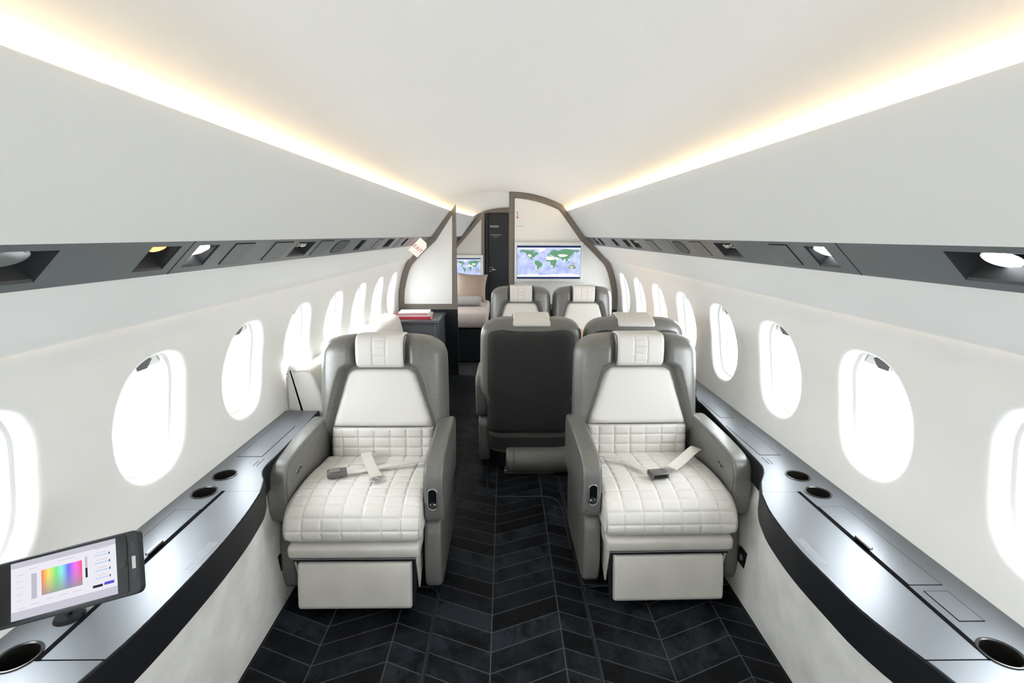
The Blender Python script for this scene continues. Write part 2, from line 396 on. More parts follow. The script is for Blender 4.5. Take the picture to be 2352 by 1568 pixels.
# front bulkhead behind the photographer, aft end wall
mb = MB(); mb.box(-1.2, 1.2, Y0-.05, Y0, 0, 1.95); tag(mb.build('wall_front', UPPER), kind='structure')
mb = MB(); mb.box(-1.0, 1.0, YE+.05, YE+.1, 0, 1.95); tag(mb.build('wall_aft', DOORM), kind='structure')

# ------------------------------------------------------------------ windows
def make_window(sd, yc, idx):
    root = empty('window_%d' % idx, (sd*1.12, yc, WZ)); tag(root, kind='structure')
    def L(p): return Vector(p)-Vector(root.location)
    ang = [2*PI*i/NA for i in range(NA)]
    rings = [(WA-.0225, WB-.0225, .034), (WA-.024, WB-.024, .042), (WA-.027, WB-.027, .045), (WA-.033, WB-.033, .045), (WA-.036, WB-.036, .048), (WA-.037, WB-.038, .080), (WA-.043, WB-.044, .083), (WA-.043, WB-.044, .10), (WA+.0, WB+.0, .10), (WA+.0, WB+.0, .034)]
    V = [L(wall_pt(sd, yc+se(t, a, b)[0], WZ+se(t, a, b)[1], d)) for (a, b, d) in rings for t in ang]; n = len(rings)
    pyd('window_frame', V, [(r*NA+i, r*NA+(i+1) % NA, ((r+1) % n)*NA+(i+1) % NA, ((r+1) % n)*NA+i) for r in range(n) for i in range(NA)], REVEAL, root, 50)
    V = [L(wall_pt(sd, yc+se(t, WA-.041, WB-.042)[0], WZ+se(t, WA-.041, WB-.042)[1], d)) for d in (.088, .094) for t in ang]
    pyd('window_pane', V, [(i, (i+1) % NA, NA+(i+1) % NA, NA+i) for i in range(NA)]+[tuple(range(NA)), tuple(range(NA, 2*NA))], GLASS, root)
    # rolled-up blind: a segment filling the crown of the opening, with its grip
    zc = WB-.078; A, B = WA-.0375, WB-.0385
    pts = [se(PI*i/60, A, B) for i in range(61)]; pts = [p for p in pts if p[1] >= zc]
    yl = pts[0][0]; pts = [(yl, zc)]+pts+[(-yl, zc)]
    V = [L(wall_pt(sd, yc+a, WZ+b, d)) for d in (.058, .066) for a, b in pts]; n = len(pts)
    sh = pyd('window_blind', V, [(i, (i+1) % n, n+(i+1) % n, n+i) for i in range(n)]+[tuple(range(n)), tuple(range(n, 2*n))], SHADE, root)
    g = [(-.036, zc+.026), (.036, zc+.026), (.022, zc+.002), (-.022, zc+.002)]
    V = [L(wall_pt(sd, yc+a, WZ+b, d)) for d in (.046, .059) for a, b in g]
    pyd('blind_grip', V, [(i, (i+1) % 4, 4+(i+1) % 4, 4+i) for i in range(4)]+[(0, 1, 2, 3), (4, 5, 6, 7)], mat('grip_grey', (.10, .10, .11), .4), sh, 20)
    return root
wi = 0
for sd in (-1, 1):
    for yc in BAYS:
        wi += 1; make_window(sd, yc, wi)
        # sky portal of this window (sampling guide for daylight)
        ld = bpy.data.lights.new('window_daylight', 'AREA'); ld.shape = 'RECTANGLE'; ld.size = .42; ld.size_y = .36; ld.cycles.is_portal = True
        lo = bpy.data.objects.new('window_daylight', ld); COL.objects.link(lo); lo.location = wall_pt(sd, yc, WZ, .10)
        lo.rotation_euler = Euler((0, sd*PI/2*1.0, 0)); 
# ------------------------------------------------------------------ service band with lamps and nozzles
def band_pt(sd, Y, t, d=0):
    x = XB(Y)*(1-t)+XT(Y)*t; z = ZB*(1-t)+ZT*t
    return Vector((sd*(x+.703*d), Y, z+.711*d))
def make_band(sd, items, yend):
    side = 'left' if sd < 0 else 'right'
    root = empty('service_panel', (sd*.82, 0, 1.39))
    tag(root, 'long grey overhead service panel running along the %s wall above the windows' % side, 'service panel', 'overhead service panels')
    L = lambda p: Vector(p)-Vector(root.location)
    m = MB(); T0, T1 = .17, .84
    holes = sorted([(a, b) for k, a, b in items if k in ('lamp', 'nozzle', 'amber', 'slot', 'dark', 'off')])
    def strip(ya, yb, t0, t1):
        n = max(1, int((yb-ya)/.3))
        for i in range(n):
            y0 = ya+(yb-ya)*i/n; y1 = ya+(yb-ya)*(i+1)/n
            m.quad(*[L(band_pt(sd, y, t)) for y, t in ((y0, t0), (y1, t0), (y1, t1), (y0, t1))])
    cur = Y0
    for a, b in holes+[(yend, None)]:
        strip(cur, a, 0, T0); strip(cur, a, T0, T1); strip(cur, a, T1, 1)
        if b is None: break
        strip(a, b, 0, T0); strip(a, b, T1, 1); cur = b
    # folded edges of the sheet, so that it has thickness
    for t, dt in ((0, -.03), (1, .03)):
        n = 24
        for i in range(n):
            y0 = Y0+(yend-Y0)*i/n; y1 = Y0+(yend-Y0)*(i+1)/n
            m.quad(L(band_pt(sd, y0, t)), L(band_pt(sd, y1, t)), L(band_pt(sd, y1, t+dt, .02)), L(band_pt(sd, y0, t+dt, .02)))
    n = 24
    for i in range(n):
        y0 = Y0+(yend-Y0)*i/n; y1 = Y0+(yend-Y0)*(i+1)/n
        m.quad(*[L(band_pt(sd, y, t, .075)) for y, t in ((y0, -.03), (y1, -.03), (y1, 1.03), (y0, 1.03))])
    m.build('panel', BAND, root, 30)
    for k, a, b in items:
        yc = (a+b)/2; w = b-a
        if k in ('lamp', 'nozzle', 'amber', 'slot', 'dark', 'off'):
            r = MB(); o = [(a, T0), (b, T0), (b, T1), (a, T1)]
            q = .22*w; bk = [(a+q, .42), (b-q, .42), (b-q, .78), (a+q, .78)]
            e = .004
            o2 = [(a+e, T0+.04), (b-e, T0+.04), (b-e, T1-.04), (a+e, T1-.04)]
            VV = [L(band_pt(sd, y, t)) for y, t in o]+[L(band_pt(sd, y, t, .004)) for y, t in o2]+[L(band_pt(sd, y, t, .062)) for y, t in bk]
            r.add(VV, [(s_*4+i, s_*4+(i+1) % 4, s_*4+4+(i+1) % 4, s_*4+4+i) for s_ in (0, 1) for i in range(4)]+[(8, 9, 10, 11)])
            rc = r.build('recess', RECESS, root, 20)
            if k in ('lamp', 'amber', 'off'):
                rad = .019 if k == 'amber' else min(.030, w*.34); yl_ = yc+(.035 if w > .15 else .012); c = L(band_pt(sd, yl_, .62 if k == 'amber' else .52, .020)); ax = Vector((-sd*.45, -.12, -.9)).normalized()
                q = MB(); q.cyl(c, c-ax*.03, rad*1.05, rad*.8, 28); hd = q.build('lamp_housing', STEEL, rc)
                q = MB(); q.cyl(c+ax*.0012, c-ax*.0005, rad*.94, None, 28); q.build('lamp_lens', LAMP if k == 'lamp' else LAMPO if k == 'amber' else mat('lens_unlit', (.30, .33, .33), .2), rc)
            if k == 'nozzle':
                for dy, rr in ((-.2*w, .014), (.12*w, .016)):
                    c = L(band_pt(sd, yc+dy, .60, .012)); ax = Vector((-sd*.5, -.25, -.85)).normalized()
                    q = MB(); q.cyl(c, c-ax*.028, rr, rr*.85, 20); q.cyl(c+ax*.004, c, rr*.62, rr, 20); q.build('air_nozzle', CHROME, rc)
                c = L(band_pt(sd, yc-.25*w, .5, .016)); q = MB(); q.cyl(c+Vector((0, -.03, -.006)), c+Vector((0, .05, .012)), .004, None, 10); q.build('nozzle_lever', CHROME, rc)
        elif k in ('lid', 'grille', 'oval'):
            g = MB(); f = MB(); e = .005
            def plate(mb_, a_, b_, t0, t1, d0, d1):
                VV = [L(band_pt(sd, y, t, d)) for d in (d0, d1) for y, t in ((a_, t0), (b_, t0), (b_, t1), (a_, t1))]
                mb_.add(VV, [(0,1,2,3),(4,5,6,7),(0,1,5,4),(1,2,6,5),(2,3,7,6),(3,0,4,7)])
            if k == 'oval':
                n = 32
                def ov(s_): return [(yc+se(2*PI*i/n, w/2*s_, 1, 3.2)[0], .5+.36*s_*se(2*PI*i/n, 1, 1, 3.2)[1]) for i in range(n)]
                for mb_, s_, d0, d1 in ((g, 1, -.0008, .001), (f, .94, -.0018, .001)):
                    VV = [L(band_pt(sd, y, t, d)) for d in (d0, d1) for y, t in ov(s_)]
                    mb_.add(VV, [(i, (i+1) % n, n+(i+1) % n, n+i) for i in range(n)]+[tuple(range(n)), tuple(range(n, 2*n))])
            else:
                plate(g, a-.003, b+.003, .15, .87, -.0008, .001); plate(f, a, b, .17, .85, -.002, .001)
            gp = f.build({'lid': 'lid', 'grille': 'speaker_grille', 'oval': 'speaker_grille'}[k], {'lid': BANDLID, 'grille': mat('grille_brown_grey', (.17, .16, .15), .6, bump=.6, bscale=600), 'oval': mat('grille_grey', (.085, .09, .095), .65, bump=.6, bscale=600)}[k], root, 20)
            g.build('gap', GAP, gp, 20)
        elif k == 'seam':
            f = MB(); VV = [L(band_pt(sd, y, t, d)) for d in (-.0006, .001) for y, t in ((a, 0), (b, 0), (b, 1), (a, 1))]
            f.add(VV, [(0,1,2,3),(4,5,6,7),(0,1,5,4),(1,2,6,5),(2,3,7,6),(3,0,4,7)]); f.build('joint', GAP, root)
    return root
LI = [('dark', -.9, -.72), ('off', .69, .872), ('amber', 1.10, 1.20), ('seam', 1.235, 1.237), ('lamp', 1.27, 1.36), ('lid', 1.44, 1.545), ('lid', 1.69, 1.825), ('nozzle', 1.88, 2.05), ('lid', 2.11, 2.256), ('oval', 2.33, 2.52),
      ('slot', 2.70, 2.80), ('seam', 2.98, 2.982), ('lid', 3.06, 3.19), ('dark', 3.34, 3.52), ('lid', 3.68, 3.80), ('slot', 3.92, 4.02), ('seam', 4.2, 4.203)]
RI = [('dark', -.9, -.72), ('lamp', .72, .945), ('seam', 1.245, 1.247), ('lamp', 1.305, 1.395), ('lid', 1.48, 1.575), ('nozzle', 1.845, 2.01), ('grille', 2.14, 2.27), ('oval', 2.38, 2.53), ('seam', 2.57, 2.573),
      ('lid', 2.85, 3.0), ('nozzle', 3.22, 3.38), ('dark', 3.46, 3.60), ('dark', 3.85, 3.98), ('dark', 4.42, 4.55), ('nozzle', 4.66, 4.80)]
make_band(-1, LI, 5.13); make_band(1, RI, 5.13)
for sd in (-1, 1):
    m = MB(); m.add(*strip_y([lambda Y: (sd*XB(Y), ZB), lambda Y: (sd*XT(Y), ZT), lambda Y: (sd*(XT(Y)+.03), ZT+.04), lambda Y: (sd*(XB(Y)+.03), ZB+.05), lambda Y: (sd*XB(Y), ZB)], [5.17, 5.3, 5.8, 6.4, 7.05]))
    tag(m.build('trim_%d' % (1 if sd < 0 else 2), BAND), kind='structure')
# EXIT sign on the left band
def band_frame(sd, Y, d=0):
    o = band_pt(sd, Y, .5, d); up = (band_pt(sd, Y, 1)-band_pt(sd, Y, 0)).normalized(); nin = Vector((-sd*.703, 0, -.711)); rt = up.cross(nin)
    return Matrix(((rt.x, up.x, nin.x, o.x), (rt.y, up.y, nin.y, o.y), (rt.z, up.z, nin.z, o.z), (0, 0, 0, 1)))
ex = empty('exit_sign', band_pt(-1, 4.50, .5, -.012)); tag(ex, 'lit arrow-shaped EXIT sign with red letters at the aft end of the left service panel', 'exit sign')
up_ = (band_pt(-1, 4.5, 1)-band_pt(-1, 4.5, 0)).normalized(); rt_ = (Vector((.703, 0, -.711))*.94+Vector((0, .34, 0))).normalized(); nn_ = rt_.cross(up_); oo = band_pt(-1, 4.5, .30)+Vector((.703, 0, -.711))*.052
Mx = Matrix.Translation(-ex.location) @ Matrix(((rt_.x, up_.x, nn_.x, oo.x), (rt_.y, up_.y, nn_.y, oo.y), (rt_.z, up_.z, nn_.z, oo.z), (0, 0, 0, 1)))
# the sign turns a little towards the aisle
pts = [(-.05, -.075), (.05, -.075), (.05, .045), (.022, .075), (-.05, .075)]
q = MB(); n = len(pts); q.add([(a, b, d) for d in (.0, .012) for a, b in pts], [(i, (i+1) % n, n+(i+1) % n, n+i) for i in range(n)]+[tuple(range(n)), tuple(range(n, 2*n))], Mx)
q.build('sign_plate', emis('exit_plate', (1, .78, .70), 1.0), ex, 20)
text('lettering', 'EXIT', .046, Mx @ Matrix.Translation((0, -.012, .0128)), emis('exit_red', (.55, .05, .03), .6), ex)

# ------------------------------------------------------------------ carpet of chevron cowhide strips
def carpet(name, label, knots, y0, y1, ph, z=.004, off=0):
    """knots: seam x positions with chevron height; planks follow the zigzag"""
    root = empty(name, ((knots[0][0]+knots[-1][0])/2, (y0+y1)/2, 0)); tag(root, label, 'carpet', 'cowhide carpet pieces')
    V = []; Fc = []; tone = []; L = root.location; PW, G = .089, .0045
    for (xa, ha), (xb, hb) in zip(knots, knots[1:]):
        k0 = int((y0-ph-max(ha, hb))/PW)-2; k1 = int((y1-ph-min(ha, hb))/PW)+2
        rs = random.Random(int(xa*1000)+5)
        for k in range(k0, k1):
            ca, cb = ph+k*PW+ha, ph+k*PW+hb
            xa_, xb_ = xa+G/2, xb-G/2
            # clip to the piece by subdividing along x
            n = 6; top = []; bot = []
            for i in range(n+1):
                x = xa_+(xb_-xa_)*i/n; h = ca+(cb-ca)*i/n
                lo = min(max(h+G/2, y0), y1); hi = min(max(h+PW-G/2, y0), y1); bot.append((x, lo)); top.append((x, hi))
            tn = rs.choice((.12, .3, .5, .62, .8, 1.2, .2, .4))
            for i in range(n):
                if top[i][1]-bot[i][1] < 1e-4 and top[i+1][1]-bot[i+1][1] < 1e-4: continue
                b = len(V); V += [(bot[i][0]-L.x, bot[i][1]-L.y, z), (bot[i+1][0]-L.x, bot[i+1][1]-L.y, z), (top[i+1][0]-L.x, top[i+1][1]-L.y, z), (top[i][0]-L.x, top[i][1]-L.y, z)]
                Fc.append((b, b+1, b+2, b+3)); tone.append(tn)
    me = bpy.data.meshes.new('hide_strips'); me.from_pydata(V, [], Fc)
    at_ = me.attributes.new('tone', 'FLOAT', 'FACE'); at_.data.foreach_set('value', tone)
    link('hide_strips', me, HIDE, root)
    q = MB(); q.box(knots[0][0]-L.x, knots[-1][0]-L.x, y0-L.y, y1-L.y, 0.0006, z-.0012); q.build('backing', STITCH, root)
    return root
SL = .41
def zig(xs, up):
    h = 0; out = [(xs[0], 0)]
    for a, b in zip(xs, xs[1:]): h += (b-a)*SL*up; up = -up; out.append((b, h))
    return out
mid = carpet('aisle_carpet', 'black cowhide chevron runner down the middle of the aisle', zig([-.305, -.085, .175, .285], -1), Y0+.02, 5.1, .085)
lc = carpet('carpet', 'black cowhide chevron carpet on the left in front of the left front seat', zig([-.91, -.70, -.446, -.315], -1), Y0+.02, 1.84, .03)
rc_ = carpet('carpet', 'black cowhide chevron carpet on the right in front of the right front seat', zig([.295, .535, .795, .91], -1), Y0+.02, 1.84, .055)
lc2 = carpet('carpet', 'black cowhide chevron carpet under and behind the left front seat', zig([-.91, -.78, -.56, -.315], 1), 1.86, 5.1, .0)
rc2 = carpet('carpet', 'black cowhide chevron carpet under the seats on the right', zig([.295, .46, .70, .91], 1), 1.86, 5.1, .04)
def binding(parent, pts, r=.0045):
    q = MB(); P = cr_closed([Vector((a, b, .006)) for a, b in pts], .03, False); q.tube([p-parent.location for p in P], r, 6); q.build('binding', BIND, parent)
binding(lc, [(-.31, Y0+.1), (-.31, 0), (-.31, .8), (-.31, 1.4), (-.31, 1.76), (-.315, 1.81), (-.34, 1.84), (-.42, 1.848), (-.6, 1.85), (-.9, 1.85)])
binding(rc_, [(.29, Y0+.1), (.29, 0), (.29, .8), (.29, 1.4), (.29, 1.76), (.295, 1.81), (.32, 1.84), (.40, 1.848), (.6, 1.85), (.9, 1.85)])
binding(mid, [(-.15, 4.0), (-.15, 3.4), (-.145, 2.9), (-.14, 2.72), (-.125, 2.63), (-.09, 2.59), (0, 2.585), (.18, 2.585), (.24, 2.56), (.27, 2.48), (.275, 2.3), (.275, 2.1)])

# ------------------------------------------------------------------ side ledges
def make_ledge(sd):
    side = 'left' if sd < 0 else 'right'
    if sd < 0:
        inner = [(-1.9, .95), (-.6, .95), (.3, .95), (.52, .94), (.64, .905), (.72, .885), (.80, .868), (.938, .845), (1.1, .836), (1.256, .835), (1.42, .845), (1.57, .867), (1.65, .895), (1.70, .925), (1.76, .938), (1.87, .938), (2.1, .945), (2.36, .958)]
        yend = 2.36
    else:
        inner = [(-1.9, .95), (-.6, .95), (.3, .95), (.50, .94), (.60, .895), (.70, .865), (.80, .845), (.98, .80), (1.1, .79), (1.25, .787), (1.42, .805), (1.544, .839), (1.62, .875), (1.68, .915), (1.74, .94), (1.80, .946), (2.1, .965), (2.40, .983), (2.56, .992), (2.70, 1.05), (2.8, 1.068), (3.2, 1.068), (4.95, 1.068)]
        yend = 4.95
    ix = lambda y: sm_tab(inner, y)
    root = empty('side_ledge', (sd*1.0, 1.2, 0)); tag(root, 'satin black side ledge with cup holders and fold-out table under the %s windows' % side, 'side ledge', 'side ledges under the windows')
    Lc = root.location; ZL = .60
    ys = []; y = Y0
    while y < yend: ys.append(y); y += .03 if .3 < y < 2.0 else .1
    ys.append(yend)
    cups = [((.99+.055) if sd < 0 else 1.026, .0)]
    cupx = 1.047 if sd < 0 else 1.026
    CY = [1.682 if sd < 0 else 1.659, 1.557 if sd < 0 else 1.539, .885 if sd < 0 else .873]
    cupp = [(cupx, CY[0]), (cupx, CY[1]), (1.035 if sd < 0 else 1.0, CY[2])]
    # top slab: outline polygon with cup holes, done with bmesh triangle fill
    outl = [(ix(y), y) for y in ys]+[(wx(ZL, y)+.002, y) for y in reversed(ys)]
    bm = bmesh.new()
    def loop(pts, z):
        vs = [bm.verts.new((sd*a-Lc.x, b-Lc.y, z)) for a, b in pts]; return [bm.edges.new((vs[i], vs[(i+1) % len(vs)])) for i in range(len(vs))]
    R = .037
    for z in (ZL, ZL-.02):
        es = loop(outl, z)
        for cx, cy in cupp: es += loop([(cx+R*math.cos(t*PI/18), cy+R*math.sin(t*PI/18)) for t in range(36)], z)
        bmesh.ops.triangle_fill(bm, use_beauty=True, use_dissolve=False, edges=es)
    bm.verts.ensure_lookup_table()
    nV = len(bm.verts)//2; nO = len(outl); ofs = [0, nO]+[nO+36*(k+1) for k in range(3)]
    for k in range(4):
        a, b = ofs[k], ofs[k+1]; c = b-a
        for i in range(c):
            try: bm.faces.new((bm.verts[a+i], bm.verts[a+(i+1) % c], bm.verts[nV+a+(i+1) % c], bm.verts[nV+a+i]))
            except ValueError: pass
    bmesh.ops.recalc_face_normals(bm, faces=bm.faces)
    me = bpy.data.meshes.new('ledge_top'); bm.to_mesh(me); bm.free(); link('ledge_top', me, LEDGE, root, 25)
    # cup wells
    for cx, cy in cupp:
        q = MB(); c = Vector((sd*cx, cy, ZL))-Lc
        prof = [(R+.004, .0), (R+.004, .0025), (R+.001, .003), (R-.002, .001), (R-.002, -.002), (R-.003, -.07), (.0, -.072)]
        V = []; n = 36
        for r, dz in prof: V += [c+Vector((r*math.cos(2*PI*i/n), r*math.sin(2*PI*i/n), dz)) for i in range(n)]
        q.add(V, [(j*n+i, j*n+(i+1) % n, (j+1)*n+(i+1) % n, (j+1)*n+i) for j in range(len(prof)-1) for i in range(n)])
        w = q.build('cup_holder', mat('cup_well', (.06, .058, .055), .22, metal=.7), root, 40)
        q = MB(); q.tube([c+Vector(((R+.002)*math.cos(2*PI*i/40), (R+.002)*math.sin(2*PI*i/40), .0015)) for i in range(40)], .0014, 6, True); q.build('rim', mat('rim_dark_steel', (.22, .22, .22), .3, metal=1), w)
    # fascia under the inner edge: two steps following the curve
    def ribbon_wall(prof, y_a, y_b, name, m_):
        yy = [v for v in ys if y_a < v < y_b]; yy = [y_a]+yy+[y_b]
        V = [(sd*(ix(v)+a)-Lc.x, v-Lc.y, z) for v in yy for a, z in prof]; n = len(prof)
        Fc = [(j*n+i, j*n+(i+1) % n, (j+1)*n+(i+1) % n, (j+1)*n+i) for j in range(len(yy)-1) for i in range(n)]+[tuple(range(n)), tuple(range((len(yy)-1)*n, len(yy)*n))]
        return pyd(name, V, Fc, m_, root, 30)
    ribbon_wall([(-.003, ZL-.0005), (-.006, ZL-.004), (-.006, ZL-.042), (.03, ZL-.042), (.03, ZL-.002)], Y0, yend, 'edge_band', FASCIA)
    ribbon_wall([(-.004, ZL-.044), (-.004, ZL-.105), (.05, ZL-.105), (.05, ZL-.044)], Y0, yend, 'lower_band', FASCIA)
    # raised lids with shadow gaps
    def lid(name, ya, yb, xa, xb, m_=LEDGE, inner_edge=False, gap=.0022, sub=None):
        n = 20 if inner_edge else 1; gp = MB(); lp = MB()
        for mb_, e, z0, z1 in ((gp, 0, ZL-.001, ZL+.0004), (lp, gap, ZL-.001, ZL+.0011)):
            yy = [ya+e+(yb-ya-2*e)*i/n for i in range(n+1)]
            xi = lambda v: (ix(v)-.003 if inner_edge else xa+e); V = []
            for v in yy: V += [(sd*xi(v)-Lc.x, v-Lc.y, z0), (sd*(xb-e)-Lc.x, v-Lc.y, z0), (sd*(xb-e)-Lc.x, v-Lc.y, z1), (sd*xi(v)-Lc.x, v-Lc.y, z1)]
            mb_.add(V, [(j*4+k, j*4+(k+1) % 4, (j+1)*4+(k+1) % 4, (j+1)*4+k) for j in range(n) for k in range(4)]+[(0, 1, 2, 3), (4*n, 4*n+1, 4*n+2, 4*n+3)])
        l = lp.build(name, m_, root, 20); gp.build('gap', GAP, l, 20); return l
    yt = 1.565 if sd < 0 else 1.544; yb_ = .875 if sd < 0 else .856; xg = .983 if sd < 0 else .958
    tl = lid('fold_out_table', yb_, yt, 0, xg+.004, LEDGE, True)
    q = MB(); q.box(sd*(xg-.001)-Lc.x, sd*(xg+.010)-Lc.x, yb_-Lc.y, yt-Lc.y, ZL-.001, ZL+.0022); q.build('table_slot', GAP, root)
    lid('lid', 1.08, 1.45, xg+.012, 1.075 if sd < 0 else 1.056)
    lid('lid', 1.835, 2.15, .985 if sd < 0 else .975, 1.083 if sd < 0 else 1.058)
    if sd > 0: lid('lid', .96, 1.06, .99, 1.05); lid('lid', 2.25, 2.50, .995, 1.06)
    # latch bar
    yl = 1.24 if sd < 0 else 1.245
    q = MB(); q.box(sd*(xg+.014)-Lc.x-.006, sd*(xg+.014)-Lc.x+.006, yl-.03-Lc.y, yl+.03-Lc.y, ZL+.004, ZL+.013)
    q.box(sd*(xg+.014)-Lc.x-.004, sd*(xg+.014)-Lc.x+.004, yl-.022-Lc.y, yl-.014-Lc.y, ZL, ZL+.006); q.box(sd*(xg+.014)-Lc.x-.004, sd*(xg+.014)-Lc.x+.004, yl+.014-Lc.y, yl+.022-Lc.y, ZL, ZL+.006)
    q.build('latch', mat('latch_steel', (.30, .30, .31), .25, metal=1), root, bevel=.0025)
    # engraved placard lines on the table edge and near the lid
    for k in range(4):
        q = MB(); a = .012+.006*k
        xs_ = [sd*(ix(1.2)+a)-Lc.x, sd*(ix(1.2)+a+.0018)-Lc.x]
        q.box(min(xs_), max(xs_), 1.155-Lc.y, 1.275-Lc.y, ZL+.001, ZL+.0016); q.build('placard_line', LIGHTG, root)
    for k, (a, ln) in enumerate(((.020, .06), (.028, .06), (.042, .045))):
        q = MB(); xs_ = [sd*(ix(1.78)+a)-Lc.x, sd*(ix(1.78)+a+.002)-Lc.x]
        q.box(min(xs_), max(xs_), 1.755-Lc.y, 1.755+ln-Lc.y, ZL+.0, ZL+.0008); q.build('placard_line', INKY if k else LIGHTG, root)
    # suede side panel below
    sp = []; zz = [.0, .02, .10, .2, .3, .4, .50]
    inn = lambda y, z: (max(ix(y), .80)+.022)*(z/.5)+(min(.915+.0*y, .93))*(1-z/.5) if z > .06 else (.915 if z > .0 else .918)
    yy = [v for v in ys if v > Y0]; m = MB()
    yp = [Y0]+[v for v in yy if v < yend-.02]+[yend-.01]
    n = len(zz); V = [(sd*inn(v, z)-Lc.x, v-Lc.y, z+.002) for v in yp for z in zz]; k0 = len(V)
    V += [(sd*(inn(v, z)+.03)-Lc.x, v-Lc.y, z+.002) for v in yp for z in zz]
    Fc = []
    for j in range(len(yp)-1):
        for i in range(n-1):
            a, b, c, d = j*n+i, j*n+i+1, (j+1)*n+i+1, (j+1)*n+i; Fc += [(a, b, c, d), (k0+a, k0+d, k0+c, k0+b)]
        Fc += [(j*n, (j+1)*n, k0+(j+1)*n, k0+j*n), (j*n+n-1, k0+j*n+n-1, k0+(j+1)*n+n-1, (j+1)*n+n-1)]
    e = len(yp)-1
    Fc += [tuple([e*n+i for i in range(n)]+[k0+e*n+i for i in reversed(range(n))])]
    pyd('suede_panel', V, Fc, SUEDE, root, 40)
    # little power outlet low on the panel
    for (yo, zo) in (((1.80, .17),) if sd > 0 else ((1.80, .17),)):
        x0 = inn(yo, zo)
        q = MB(); q.box(-.006, .004, -.028, .028, -.035, .035, Matrix.Translation((sd*x0-Lc.x, yo-Lc.y, zo)))
        ou = q.build('power_outlet', TABB, root, bevel=.003)
        q = MB(); q.cyl((sd*(x0-.006)-Lc.x, yo-Lc.y, zo), (sd*(x0-.0085)-Lc.x, yo-Lc.y, zo), .012, None, 20); q.build('socket', mat('socket_grey', (.2, .2, .2), .4), ou)
    return root
make_ledge(-1); make_ledge(1)
